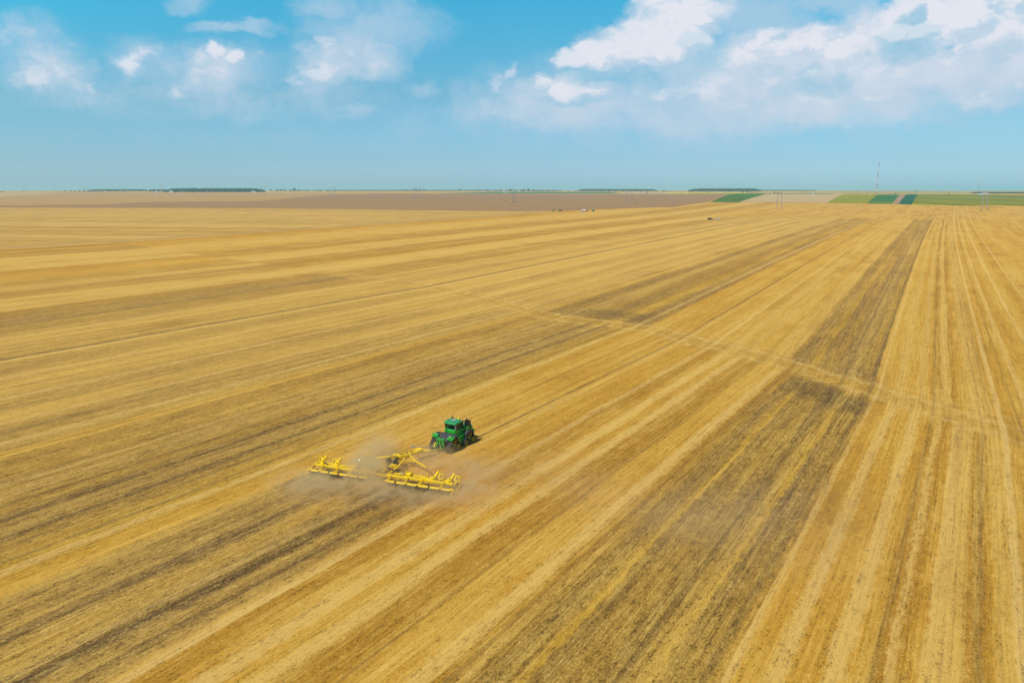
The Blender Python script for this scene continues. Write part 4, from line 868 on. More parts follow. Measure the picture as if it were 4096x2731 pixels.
mb = MB(); mb.prism([(3.4 * s0, .6), (3.4 * s0, 3.4 * s0), (4.8 * s0, 3.2 * s0), (5.4 * s0, 1.8 * s0), (5.4 * s0, .6)], -1.2 * s0, 1.2 * s0); mb.build('cab', M['white'], rt)
wheels(rt, (-4.5 * s0, -3.2 * s0, 3.9 * s0), 1.0 * s0, .5 * s0)
P = at(3252, 776.4); k = P.y / FPX; s0 = 11 * k / 6
rt = thing('van', P, R(88), 'white van on the crest left of the sunflower crop', 'van')
mb = MB(); mb.prism([(-3 * s0, .4), (-3 * s0, 2.5 * s0), (1.2 * s0, 2.5 * s0), (2.2 * s0, 1.4 * s0), (3 * s0, 1.2 * s0), (3 * s0, .4)], -s0, s0); mb.build('body', M['white'], rt); MB().prism([(1.3 * s0, 2.3 * s0), (2.2 * s0, 1.45 * s0), (2.3 * s0, 1.5 * s0), (1.4 * s0, 2.4 * s0)], -.8 * s0, .8 * s0).build('windscreen', M['carblack'], rt)
wheels(rt, (-2 * s0, 2 * s0), .9 * s0, .4 * s0)

# ------------------------------------------------------------------ the tracked tractor
def tractor():
    X, Y = XY(81.6, -63.7)
    T = thing('tracked_tractor', (X, Y, 0), -AZ, 'large green articulated tractor on four black tracks pulling the yellow cultivator', 'tractor')
    # --- track units
    def track(cy, sx):
        tr = bpy.data.objects.new('track_unit', None); C.objects.link(tr); tr.parent = T
        cs = [(cy, 1.56, .58), (cy + 1.02, .44, .42), (cy - 1.02, .44, .42)]
        def hull(off):
            pts = []
            for (y, z, r) in cs:
                for k in range(28):
                    t = 2 * math.pi * k / 28; pts.append((y + math.cos(t) * (r + off), z + math.sin(t) * (r + off)))
            pts = sorted(set(pts))
            def half(ps):
                h = []
                for p in ps:
                    while len(h) > 1 and (h[-1][0] - h[-2][0]) * (p[1] - h[-2][1]) - (h[-1][1] - h[-2][1]) * (p[0] - h[-2][0]) <= 0: h.pop()
                    h.append(p)
                return h
            a, b = half(pts), half(pts[::-1]); return a[:-1] + b[:-1]
        out, inn = hull(0.0), hull(-.07)
        x0, x1 = sorted((sx * 1.17, sx * 1.93))
        # resample outer path
        def resample(P_, n):
            seg = [math.dist(P_[i], P_[(i + 1) % len(P_)]) for i in range(len(P_))]; L = sum(seg); o = []; i = 0; acc = 0
            for k in range(n):
                d = L * k / n
                while acc + seg[i] < d: acc += seg[i]; i += 1
                f = (d - acc) / seg[i]; a, b = P_[i], P_[(i + 1) % len(P_)]; o.append((a[0] + (b[0] - a[0]) * f, a[1] + (b[1] - a[1]) * f))
            return o
        ro, n = resample(out, 64), 64
        cen = (cy, .85)
        vs = []; fs = []
        for (y, z) in ro:
            d = Vector((y - cen[0], z - cen[1])).normalized() * .08
            vs += [(x0, y, z), (x1, y, z), (x1, y - d.x, z - d.y), (x0, y - d.x, z - d.y)]
        for i in range(n):
            a, b = 4 * i, 4 * ((i + 1) % n)
            for k in range(4): fs.append((a + k, a + (k + 1) % 4, b + (k + 1) % 4, b + k))
        mb = MB(); mb.quad(vs, fs)
        for i in range(0, n, 2):      # chevron lugs
            y, z = ro[i]; y2, z2 = ro[(i + 1) % n]; t = Vector((0, y2 - y, z2 - z)).normalized(); nr_ = Vector((0, t.z, -t.y))
            if (nr_.y * (y - cen[0]) + nr_.z * (z - cen[1])) < 0: nr_ = -nr_
            xm = (x0 + x1) / 2; base = Vector((0, y, z))
            for e in (x0 + .02, x1 - .02):
                A = base + Vector((xm, 0, 0)) + nr_ * .02; B = base + Vector((e, 0, 0)) + t * .17 + nr_ * .02
                mb.beam(A, B, .075, .09) if abs(t.z) < 5 else None
        mb.build('track_belt', M['rubber'], tr)
        xo = sx * 1.80
        for (y, z, r, nm) in ((cy, 1.52, .55, 'drive_wheel'), (cy + .98, .44, .38, 'idler_wheel'), (cy - .98, .44, .38, 'idler_wheel')):
            xw = sx * (1.66 if nm == 'drive_wheel' else 1.74)
            w = MB(); pr = [(-.3, 0), (-.3, r), (-.12, r), (-.12, r * .86), (.02, r * .5), (.02, r * .2), (.02, 0)] if sx < 0 else [(.3, 0), (.3, r), (.12, r), (.12, r * .86), (-.02, r * .5), (-.02, 0)]
            w.wheel((xw - sx * .12, y, z), r, .3, 28, [(-.22, .0), (-.22, r), (.22, r), (.22, r * .84), (.10, r * .8), (.06, r * .35), (.14, r * .3), (.14, 0)] if sx > 0 else [(.22, .0), (.22, r), (-.22, r), (-.22, r * .84), (-.10, r * .8), (-.06, r * .35), (-.14, r * .3), (-.14, 0)])
            wo = w.build(nm, M['wheelyel'], tr)
            hb = MB(); hb.tube([(xw, y, z), (xw + sx * .1, y, z)], r * .2, 12); hb.build('hub', M['dsteel'], wo)
            if nm == 'drive_wheel':
                sp_ = MB()
                for k in range(6):
                    t = k * math.pi / 3 + .3; sp_.beam((xw + sx * .06, y + math.cos(t) * .2, z + math.sin(t) * .2), (xw + sx * .06, y + math.cos(t) * .5, z + math.sin(t) * .5), .12, .09)
                sp_.build('spokes', M['dsteel'], wo)
        for dy in (-.4, 0, .4): MB().wheel((sx * 1.6, cy + dy, .27), .24, .5, 18).build('road_roller', M['dsteel'], tr)
        fr = MB(); fr.beam((sx * 1.6, cy - .95, .55), (sx * 1.6, cy + .95, .55), .25, .2); fr.beam((sx * 1.6, cy, .6), (sx * 1.6, cy, 1.1), .3, .5); fr.build('track_frame', M['dgreen'], tr)
    for cy in (-1.95, 1.85):
        for sx in (-1, 1): track(cy, sx)
    # --- chassis and articulation
    mb = MB(); mb.box((0, -2.0, .95), (1.1, 2.4, .7)); mb.box((0, 2.0, .95), (1.1, 3.4, .7)); mb.box((0, -.1, .9), (.6, 1.6, .45)); mb.build('chassis', M['dsteel'], T)
    for y in (-1.95, 1.85): MB().box((0, y, .95), (2.4, .4, .4)).build('axle', M['dgreen'], T)
    # --- rear deck: dark sheet between and over the rear tracks
    mb = MB()
    prof = [(-2.5, 2.02), (-2.4, 2.1), (-2.2, 2.2), (-1.4, 2.26), (-.85, 2.1), (-.7, 1.9), (-.7, 1.82), (-.95, 1.98), (-1.4, 2.14), (-2.2, 2.12), (-2.35, 2.04)]
    for x0, x1 in ((-1.9, -1.1), (1.1, 1.9)): mb.prism(prof, x0, x1)
    mb.prism([(-2.9, 1.66), (-2.0, 2.0), (-1.1, 2.12), (-.5, 2.05), (-.5, 1.85), (-1.1, 1.9), (-2.0, 1.8), (-2.9, 1.5)], -1.1, 1.1); mb.build('rear_deck', M['grey'], T)
    mb = MB()
    prof = [(.9, 1.75), (1.2, 2.1), (1.8, 2.28), (2.5, 2.15), (2.85, 1.8), (2.75, 1.75), (2.4, 2.05), (1.8, 2.18), (1.3, 2.02), (1.0, 1.72)]
    for x0, x1 in ((-1.85, -1.1), (1.1, 1.85)): mb.prism(prof, x0, x1)
    mb.build('front_fender', M['grey'], T)
    for sx in (-1, 1):   # green plates at the rear corners with lamps
        mb = MB(); x0, x1 = sorted((sx * .92, sx * 1.96)); xm = (x0 + x1) / 2
        mb.quad([(x0, -2.85, 2.0), (x1, -2.8, 1.96), (x1, -2.15, 2.24), (x0, -2.05, 2.3), (x0, -2.82, 1.88), (x1, -2.77, 1.84), (x1, -2.15, 2.14), (x0, -2.05, 2.18)], [(0, 1, 2, 3), (7, 6, 5, 4), (0, 4, 5, 1), (1, 5, 6, 2), (2, 6, 7, 3), (3, 7, 4, 0)])
        f = mb.build('fender_plate', M['green'], T, .03)
        mb = MB(); mb.wheel((0, 0, 0), .13, .06, 16); L = mb.build('tail_light', M['red'], f); L.location = (xm + sx * .02, -2.6, 2.13); L.rotation_euler = (0, R(-68), R(90))
        MB().box((xm + sx * .35, -2.62, 2.33), (.05, .05, .18)).build('marker', M['black'], f); MB().box((xm - sx * .1, -2.5, 2.36), (.14, .1, .12)).build('work_light', M['white'], f)
    # --- rear linkage
    mb = MB()
    for sx in (-1, 1):
        mb.beam((sx * .62, -3.0, .5), (sx * .62, -3.05, 1.8), .16, .3); mb.beam((sx * .62, -3.05, 1.8), (sx * .3, -2.8, 2.0), .16)
        mb.beam((sx * .45, -3.05, 1.4), (sx * .38, -3.75, .62), .14, .18); mb.beam((sx * .62, -3.0, .62), (sx * .55, -3.85, .55), .16, .12)
        mb.beam((sx * .45, -3.45, 1.35), (sx * .5, -3.6, .65), .07)
    mb.beam((-.62, -3.05, 1.8), (.62, -3.05, 1.8), .2); mb.box((.0, -3.0, 1.25), (.5, .25, .9)); mb.tube([(0, -3.1, 1.7), (0.02, -3.4, 1.1)], .1, 8)
    mb.box((.0, -3.12, 1.5), (.2, .2, .6)); mb.build('rear_linkage', M['green'], T, .015)
    mb = MB()
    for i, x in enumerate((-.35, -.2, .15, .3, -.1)): mb.tube([(x, -3.1, 1.55), (x + .05, -3.35, 1.2 - .05 * i), (x * .6, -3.7, .85)], .028, 6)
    mb.build('hydraulic_hose', M['black'], T)
    mb = MB(); mb.beam((-.25, -3.05, .42), (0.05, -4.05, .5), .16, .1); mb.box((0.05, -4.0, .58), (.3, .3, .16)); mb.build('drawbar_hitch', M['dsteel'], T)
    MB().box((-.82, -3.4, .95), (.22, .18, .75), (R(-20), R(14), 0)).build('yellow_cylinder', M['yellow'], T, .03)
    # --- cab
    cx0, cx1, y0, y1 = -1.0, 1.0, -.55, 1.35
    mb = MB(); mb.prism([(y0 - .12, 2.0), (y0 - .16, 2.55), (y0 - .02, 2.68), (y1 + .05, 2.6), (y1 + .05, 1.75), (y0 + .1, 1.75)], cx0 - .04, cx1 + .04)
    cab = mb.build('cab_body', M['green'], T, .05)
    for sx in (-1, 1): MB().box((sx * .82, y0 - .17, 2.52), (.42, .2, .62), (0, 0, 0), .9).build('corner_panel', M['green'], cab, .04)
    g = MB(); a = .07
    z0, z1 = 2.66, 3.56
    gv = [(cx0 + .05, y0 + .02, z0), (cx1 - .05, y0 + .02, z0), (cx1 - .05, y1 - .02, z0 - .3), (cx0 + .05, y1 - .02, z0 - .3), (cx0 + .02, y0 - .06, z1), (cx1 - .02, y0 - .06, z1), (cx1 - .02, y1 - .12, z1), (cx0 + .02, y1 - .12, z1)]
    def pane(nm, idx): 
        m2 = MB(); m2.quad([gv[i] for i in idx], [(0, 1, 2, 3)]); m2.build(nm, M['clear_glass' if nm == 'rear_window' else 'glass'], T)
    pane('rear_window', (0, 1, 5, 4)); pane('side_window', (1, 2, 6, 5)); pane('side_window', (3, 0, 4, 7)); pane('windscreen', (2, 3, 7, 6))
    for i in range(4):
        MB().beam(gv[i], gv[i + 4], .1, .1).build('cab_pillar', M['black'] if i != 1 else M['greysteel'], T)
    MB().beam(((cx1), .35, 1.9), ((cx1), .3, 3.5), .07, .09).build('door_pillar', M['black'], T)
    mb = MB(); mb.prism([(y0 - .3, 3.55), (y0 - .34, 3.68), (y0 - .15, 3.84), (.4, 3.92), (y1 - .1, 3.84), (y1 + .12, 3.68), (y1 + .08, 3.55)], -1.12, 1.12)
    rf = mb.build('cab_roof', M['roofgreen'], T, .07)
    for x in (-.55, .55): MB().beam((x, y0 - .1, 3.87), (x, y1 - .25, 3.9), .05, .05).build('roof_rib', M['dgreen'], rf)
    MB().box((0, .25, 3.925), (.62, .7, .03)).build('roof_hatch', M['greysteel'], rf)
    for x, y in ((-.72, 1.12), (1.02, 1.0)):
        MB().tube([(x, y, 3.8), (x, y, 4.07)], .075, 10).build('beacon', M['orange'], rf)
    MB().tube([(.2, 1.22, 3.86), (.2, 1.22, 3.96), (.2, 1.22, 4.06)], .2, 14, .13).build('position_receiver', M['lemon'], rf)
    MB().box((-.95, 1.2, 3.98), (.22, .2, .26)).build('camera_pod', M['black'], rf); MB().box((-1.2, .9, 3.7), (.14, .1, .2)).build('work_light', M['black'], rf)
    # interior
    mb = MB(); mb.box((-.05, .25, 2.45), (.55, .55, .15)); mb.box((-.05, -.02, 2.85), (.52, .14, .75), (R(8), 0, 0)); st = mb.build('driver_seat', M['black'], T, .04)
    mb = MB(); mb.tube([(.0, .95, 2.2), (0, .8, 2.75)], .04, 6); mb.tube([(math.cos(t) * .2, .78 + math.sin(t) * .06, 2.78 + math.sin(t) * .19) for t in [i * .5236 for i in range(13)]], .02, 6); mb.build('steering_wheel', M['black'], T)
    MB().box((.55, .3, 2.6), (.25, .7, .25)).build('armrest_console', M['black'], T, .03); MB().box((0, .4, 1.95), (1.9, 1.7, .1)).build('cab_floor', M['black'], T)
    # --- hood
    mb = MB(); mb.prism([(1.42, 1.35), (1.42, 2.62), (2.6, 2.62), (3.9, 2.45), (4.25, 2.15), (4.3, 1.3)], -.62, .62); h = mb.build('hood', M['green'], T, .08)
    MB().box((0, 4.29, 1.75), (1.0, .05, .7)).build('grille', M['black'], h)
    for sx in (-1, 1): MB().box((sx * .38, 4.26, 2.2), (.3, .1, .12)).build('headlight', M['white'], h)
    mb = MB(); mb.box((0, 4.5, .95), (1.1, .5, .7)); mb.build('front_weight', M['dgreen'], T, .04)
    # --- right side: platform, tank and stacks
    mb = MB(); mb.prism([(-.75, 1.75), (.3, 1.78), (1.5, 2.1), (1.55, 2.75), (2.3, 2.8), (2.35, 2.1), (1.2, 1.62), (-.5, 1.5)], 1.02, 1.5); mb.build('side_panel', M['green'], T, .05)
    mb = MB(); mb.prism([(-.85, 1.5), (.0, 1.5), (.0, .55), (-.3, .6)], 1.0, 1.5); mb.prism([(.25, .6), (.95, .6), (1.1, 1.0), (1.1, 1.5), (.45, 1.4), (.3, 1.1)], .95, 1.5); mb.build('fuel_tank', M['green'], T, .05)
    mb = MB(); mb.prism([(-.85, 1.55), (.5, 1.55), (.5, .6), (-.5, .6)], -1.5, -1.0); mb.prism([(-.6, 1.75), (1.3, 1.9), (1.3, 1.6), (-.6, 1.5)], -1.5, -1.0); mb.build('fuel_tank', M['green'], T, .05)
    mb = MB(); mb.box((1.12, 2.0, 3.2), (.52, .55, .95), taper=.95); mb.tube([(1.12, 2.05, 3.6), (1.12, 2.05, 3.85)], .2, 10, .1); mb.tube([(1.12, 2.05, 3.8), (1.12, 2.05, 4.02)], .05, 8); mb.build('exhaust_stack', M['black'], T, .03)
    mb = MB(); mb.tube([(1.05, 2.9, 2.0), (1.05, 2.9, 3.25)], .15, 12); mb.tube([(1.05, 2.9, 3.2), (1.05, 2.9, 3.36)], .19, 12); mb.beam((.6, 2.9, 2.4), (1.05, 2.9, 2.4), .15); mb.build('air_intake', M['black'], T)
    MB().box((1.12, 1.72, 2.85), (.3, .03, .3)).build('shield', M['dgreen'], T)
    for sx in (-1, 1):
        mb = MB(); mb.beam((sx * 1.0, 1.3, 3.2), (sx * 1.45, 1.5, 3.2), .05); mb.box((sx * 1.5, 1.5, 3.05), (.22, .08, .4)); mb.build('mirror', M['black'], T)
        MB().box((sx * 1.75, 2.95, 2.05), (.3, .12, .22)).build('front_lamp', M['green'], T)
    mb = MB()
    for i in range(4): mb.beam((-1.1, -.55 + .12 * i, .55 + .32 * i), (-1.55, -.55 + .12 * i, .55 + .32 * i), .25, .05)
    mb.build('step', M['black'], T)
    for y in (-.2, .4, 1.0): pass
    mb = MB(); mb.tube([(1.52, -.5, 1.75), (1.52, -.4, 2.5), (1.52, .1, 2.6), (1.52, .9, 2.0)], .025, 6); mb.build('handrail', M['black'], T)
    return T
TRACTOR = tractor()

def driver():
    X, Y = XY(81.6 + .2, -63.75)
    T = thing('person', (X, Y, 2.5), -AZ, 'driver in a pale blue shirt sitting in the green tractor cab', 'person')
    me = bpy.data.meshes.new('body')
    V = [(0, 0, .1), (0, -.02, .3), (0, 0, .48), (0, .01, .58), (0, .02, .66), (0, .03, .76), (.19, 0, .46), (.26, .16, .26), (.2, .42, .3), (.18, .5, .32), (-.19, 0, .46), (-.26, .16, .26), (-.2, .42, .3), (-.18, .5, .32),
         (.1, .04, .08), (.14, .44, .08), (.15, .52, -.32), (.15, .66, -.38), (-.1, .04, .08), (-.14, .44, .08), (-.15, .52, -.32), (-.15, .66, -.38)]
    E_ = [(0, 1), (1, 2), (2, 3), (3, 4), (4, 5), (2, 6), (6, 7), (7, 8), (8, 9), (2, 10), (10, 11), (11, 12), (12, 13), (0, 14), (14, 15), (15, 16), (16, 17), (0, 18), (18, 19), (19, 20), (20, 21)]
    Rd = [.15, .16, .15, .06, .09, .09, .07, .05, .035, .04, .07, .05, .035, .04, .1, .07, .05, .05, .1, .07, .05, .05]
    me.from_pydata(V, E_, []); o = bpy.data.objects.new('body', me); C.objects.link(o); o.parent = T
    sk = o.modifiers.new('skin', 'SKIN'); me.update()
    if not me.skin_vertices: bpy.context.view_layer.objects.active = o
    for i, r in enumerate(Rd): me.skin_vertices[0].data[i].radius = (r, r)
    me.skin_vertices[0].data[0].use_root = True
    o.modifiers.new('sub', 'SUBSURF').levels = 1
    o.modifiers['sub'].render_levels = 2
    me.materials.append(M['shirt'])
    MB().wheel((0, 0, 0), .01, .01, 4)
    h = MB(); nn = 10
    vs = []
    for i in range(6):
        t = i / 5 * 1.5
        vs += [(math.cos(a) * .105 * math.cos(t * .98), .0 + math.sin(a) * .12 * math.cos(t * .98), .76 + .1 * math.sin(t)) for a in [6.283 * k / nn for k in range(nn)]]
    h.quad(vs, [(l * nn + k, l * nn + (k + 1) % nn, (l + 1) * nn + (k + 1) % nn, (l + 1) * nn + k) for l in range(5) for k in range(nn)], True); h.build('hair', M['hair'], T)
    f = MB(); f.tube([(0, .02, .62), (0, .045, .7), (0, .04, .8)], .088, 12, .095); f.box((0, .145, .7), (.03, .03, .05)); f.build('head', M['skin'], T)
    t_ = MB()
    for sx in (-1, 1): t_.tube([(sx * .1, .0, .08), (sx * .14, .46, .08), (sx * .15, .52, -.34)], .1, 10, .065)
    t_.build('trousers', M['trousers'], T)
driver()

# ------------------------------------------------------------------ the wide yellow cultivator
def cultivator():
    X, Y = XY(65.0, -63.4); yaw = -AZ + R(14)
    T = thing('cultivator', (X, Y, 0), yaw, 'wide yellow folding cultivator with two wings raising dust behind the tractor', 'cultivator')
    Yl, Bk = M['yellow'], M['dsteel']
    H = (3.0, 12.2)       # hitch point in local coordinates
    # drawbar, from the tractor hitch to the centre frame
    mb = MB(); mb.beam((H[0], H[1], .62), (2.35, 10.3, .8), .26, .22); mb.beam((H[0] - .1, H[1] - .5, .66), (2.0, 10.2, .85), .12); mb.box((2.5, 10.8, .8), (.6, .5, .3), (0, 0, R(-15))); mb.build('tongue', M['wheelyel'], T)
    mb = MB(); mb.quad([(2.6, 10.5, 1.0), (1.9, 10.6, 1.15), (.95, 9.0, 1.5), (1.75, 8.6, 1.45), (2.6, 10.3, .72), (1.95, 10.4, .8), (1.0, 8.9, 1.15), (1.75, 8.5, 1.1)], [(0, 1, 2, 3), (7, 6, 5, 4), (0, 4, 5, 1), (1, 5, 6, 2), (2, 6, 7, 3), (3, 7, 4, 0)])
    mb.box((1.35, 9.1, 1.5), (.95, 1.2, .14), (0, 0, R(-25))); mb.build('front_plate', Yl, T, .03)
    mb = MB()
    A, B = (1.1, 8.9, 1.5), (1.7, 8.6, 1.4)
    mb.beam(A, (-.35, 5.6, 1.75), .16, .22); mb.beam(B, (.6, 5.3, 1.65), .16, .22); mb.beam((1.3, 8.8, 1.1), (.1, 5.6, 1.0), .16); mb.beam((1.75, 8.5, 1.1), (1.1, 5.2, .95), .16)
    for f in (.15, .4, .65, .9):
        p = [Vector(A).lerp(Vector((-.35, 5.6, 1.75)), f), Vector(B).lerp(Vector((.6, 5.3, 1.65)), f), Vector((1.3, 8.8, 1.1)).lerp(Vector((.1, 5.6, 1.0)), f)]
        mb.beam(p[0], p[1], .12); mb.beam(p[0], p[2], .09); mb.beam(p[1], p[2], .09)
    mb.build('drawbar', Yl, T)
    mb = MB(); mb.beam((1.6, 8.4, 1.35), (1.65, 8.4, .35), .14); mb.box((1.65, 8.4, .3), (.3, .3, .08)); mb.build('parking_stand', Yl, T)
    mb = MB()
    for k in range(3): mb.tube([(2.9, 11.9, .95 + .05 * k), (1.6 - .1 * k, 10.5, 1.45), (.7, 9.2 - .1 * k, 1.9), (.55, 8.9, 1.95)], .035, 6)
    mb.box((.5, 8.9, 2.0), (.25, .25, .25)); mb.build('hose_bundle', M['greysteel'], T)
    # centre frame
    mb = MB()
    mb.beam((-.35, 5.6, 1.75), (-1.35, 3.1, 1.15), .14, .18); mb.beam((.6, 5.3, 1.6), (.1, 3.2, 1.1), .14, .18); mb.beam((1.1, 5.2, 1.0), (.95, 3.3, 1.0), .16, .2); mb.beam((1.1, 5.2, 1.5), (1.1, 3.2, .9), .14)
    mb.beam((-1.6, 3.2, .95), (-.5, 3.2, .95), .22); mb.beam((-.2, 3.3, .9), (1.1, 3.3, .9), .3); mb.box((-.1, 5.5, 1.75), (1.3, .5, .2), (0, 0, R(-10))); mb.box((.45, 3.35, 1.1), (.8, .4, .4))
    mb.beam((-.2, 3.3, .9), (-.1, .6, .85), .2); mb.beam((1.0, 3.3, .9), (.9, .6, .85), .2); mb.beam((-1.6, 3.2, .95), (-1.0, .5, .85), .2); mb.beam((-1.4, .5, .85), (1.5, .45, .85), .25); mb.build('centre_frame', Yl, T, .01)
    for x, y in ((-.75, 4.4), (.35, 4.25)):
        w = MB(); w.wheel((0, 0, 0), .68, .4, 28, [(-.2, .3), (-.2, .6), (-.14, .68), (.14, .68), (.2, .6), (.2, .3)]); w.wheel((0, 0, 0), .7, .3, 28, [(-.12, .69), (-.1, .72), (.1, .72), (.12, .69)])
        wo = w.build('transport_wheel', M['rubber'], T); wo.location = (x, y, .75); wo.rotation_euler = (0, 0, R(8)); MB().wheel((0, 0, 0), .32, .36, 18).build('rim', M['greysteel'], wo)
        MB().prism([(y - .9, 1.45), (y - .6, 1.62), (y + .6, 1.72), (y + 1.0, 1.6), (y + .6, 1.66), (y - .6, 1.56)], x - .18, x + .18).build('wheel_guard', M['black'], T)
    mb = MB()      # hoop behind the centre
    mb.tube([(-.9 + .0, 1.6, .6), (-.85, 1.6, 1.3), (-.5, 1.6, 1.55), (-.1, 1.6, 1.5), (.15, 1.6, 1.2), (.2, 1.6, .6)], .09, 8); mb.build('hoop', Yl, T)
    # towing braces to the wings, with wire ropes
    mb = MB(); mb.beam((.9, 7.0, 1.55), (2.6, 5.7, 1.2), .16, .2); mb.beam((1.2, 6.2, .9), (2.6, 5.7, 1.15), .14); mb.beam((2.5, 5.75, 1.2), (4.9, 4.5, 1.0), .15, .15); mb.beam((.9, 7.0, 1.55), (1.2, 6.2, .9), .12); mb.build('side_brace', Yl, T)
    mb = MB(); mb.tube([(4.9, 4.5, 1.0), (7.0, 2.2, 1.0), (8.3, .9, 1.05)], .025, 5); mb.build('tow_rope', M['black'], T)
    mb = MB(); mb.tube([(.2, 4.9, 1.9), (-2.4, 3.75, 1.75)], .12, 10); c1 = mb.build('fold_cylinder', Yl, T); MB().tube([(-2.4, 3.75, 1.75), (-5.6, 2.0, 1.5)], .06, 8).build('piston_rod', M['steel'], c1)
    mb = MB(); mb.tube([(-.2, 2.5, 1.2), (2.2, 1.55, 1.1)], .09, 10); c1 = mb.build('fold_cylinder', M['dsteel'], T); MB().tube([(2.2, 1.55, 1.12), (3.7, 1.1, 1.1)], .08, 8).build('piston_rod', M['steel'], c1)
    # wings
    for sx, x0, x1 in ((-1, 1.2, 10.3), (1, 1.2, 10.9)):
        W = bpy.data.objects.new('wing', None); C.objects.link(W); W.parent = T
        X = lambda x: sx * x
        mb = MB(); mb.beam((X(x0), .35, 1.0), (X(x1 - .3), .45, 1.0), .28, .3); mb.beam((X(x0 + .8), .95, 1.15), (X(x0 + 5.0), 1.0, 1.15), .18, .2); mb.beam((X(x0 + 4.2), 1.0, 1.2), (X(x0 + 6.6), .55, 1.05), .2, .2)
        mb.beam((X(x1 - 3.2), 1.4, .95), (X(x1 + .1), 1.45, .95), .2, .2)
        for x in (x0 + .8, x0 + 2.6, x0 + 4.9, x1 - 3.0, x1 - 1.6, x1 - .1): mb.beam((X(x), .4, 1.0), (X(x), 1.42, 1.0), .16, .18)
        mb.build('main_beam', Yl, W, .012)
        # rear bar in pieces with dark gaps and a comb of tines
        n = 6; L = (x1 - x0) / n
        for i in range(n):
            a, b = x0 + L * i + .12, x0 + L * (i + 1) - .12
            mb = MB(); mb.quad([(X(a), -.78, .62), (X(b), -.78, .62), (X(b), -.5, .74), (X(a), -.5, .74), (X(a), -.78, .52), (X(b), -.78, .52), (X(b), -.5, .6), (X(a), -.5, .6)], [(0, 1, 2, 3), (7, 6, 5, 4), (0, 4, 5, 1), (1, 5, 6, 2), (2, 6, 7, 3), (3, 7, 4, 0)])
            rb = mb.build('rear_bar', Yl, W, .02)
            mb = MB()
            for k in range(12):
                x = a + (b - a) * (k + .5) / 12; mb.tube([(X(x), -.74, .55), (X(x), -.95, .42), (X(x), -1.1, .04)], .022, 5)
            mb.beam((X(a - .1), -.8, .5), (X(b + .1), -.8, .5), .07); mb.build('tine_row', Bk, rb)
            mb = MB(); mb.beam((X(b - .02), -.9, .5), (X(b + .22), -.42, .72), .08, .14); mb.build('joint', M['black'], W)
        # discs under the main beam
        mb = MB()
        for k in range(int((x1 - x0) / .34)):
            x = x0 + .2 + k * .34; mb.wheel((X(x), .25, .24), .27, .03, 14); mb.wheel((X(x + .15), -.25, .24), .27, .03, 14)
        mb.build('disc_gang', Bk, W)
        MB().tube([(X(x0), .25, .3), (X(x1 - .3), .25, .3)], .05, 6).build('disc_axle', Bk, W)
        # perforated arms joining the bars
        for x in (x0 + .5, x0 + 3.0, x0 + 5.1, x1 - 1.6):
            mb = MB()
            for e in (-.11, .11): mb.beam((X(x + e), -.66, .72), (X(x + e), .5, 1.22), .05, .14)
            for t in (0, .33, .66, 1.0): mb.beam((X(x - .12), -.62 + 1.08 * t, .74 + .46 * t), (X(x + .12), -.62 + 1.08 * t, .74 + .46 * t), .16, .05)
            mb.box((X(x), -.6, .72), (.7, .22, .12)); mb.build('bar_arm', Yl, W)
        # hinge blocks
        mb = MB(); xh = x0 + 2.9; mb.box((X(xh), .75, 1.35), (.7, .5, .35), (R(10), 0, 0)); mb.box((X(xh - .35), .9, 1.45), (.12, .5, .5)); mb.box((X(xh + .35), .9, 1.4), (.12, .5, .45)); mb.build('hinge_block', Yl, W, .02)
        MB().box((X(x0 + 5.5), 1.05, 1.4), (.16, .16, .55)).build('stop_post', Yl, W, .02)
        # support towers with slanting cylinders, gauge wheels
        for j, x in enumerate((x1 - 3.2, x1 - .9)):
            tw = MB(); tw.beam((X(x), .7, 1.15), (X(x) + .15, 2.0, 1.75), .28, .24); tw.beam((X(x - .3), .55, 1.05), (X(x), .95, 1.6), .14); tw.box((X(x - .25), .7, 1.25), (.5, .35, .3)); tw.build('lift_tower', Yl, W, .02)
            cy = MB(); cy.tube([(X(x - .1), .7, 1.2), (X(x + .25), 1.35, 1.3)], .07, 8); co = cy.build('lift_cylinder', M['steel'], W)
            g_ = MB(); g_.beam((X(x + .4), 1.9, 1.5), (X(x + .95), 1.9, 1.5), .12); g_.beam((X(x + .95), 1.9, 1.55), (X(x + .95), 1.9, .6), .12, .16); g_.beam((X(x + .4), 1.9, 1.5), (X(x + .4), 1.3, 1.0), .12); g_.build('wheel_fork', Yl, W)
            w = MB(); w.wheel((X(x + .7), 1.9, .42), .42, .26, 20); wo = w.build('gauge_wheel', M['rubber'], W); MB().wheel((X(x + .7), 1.9, .42), .22, .3, 14).build('rim', Yl, wo)
        # end plate
        mb = MB(); mb.beam((X(x1 - .3), -.55, .72), (X(x1 + .25), -.6, .74), .2, .18); mb.beam((X(x1 + .2), -.55, .75), (X(x1 + .05), -1.05, .12), .12, .2); mb.build('end_arm', Yl, W, .015)
        mb = MB(); mb.box((X(x1 + .35), .9, .45), (.06, .8, .45), (R(10), 0, 0)); mb.box((X(x1 + .25), .1, .35), (.06, .4, .3)); mb.build('side_shield', Yl, W)
        for x in (x0 + 1.8, x1 - 2.2):
            MB().tube([(X(x), .5, 1.2), (X(x + .7), .9, 1.35)], .06, 8).build('damper', M['dsteel'], W)
    return T
CULT = cultivator()

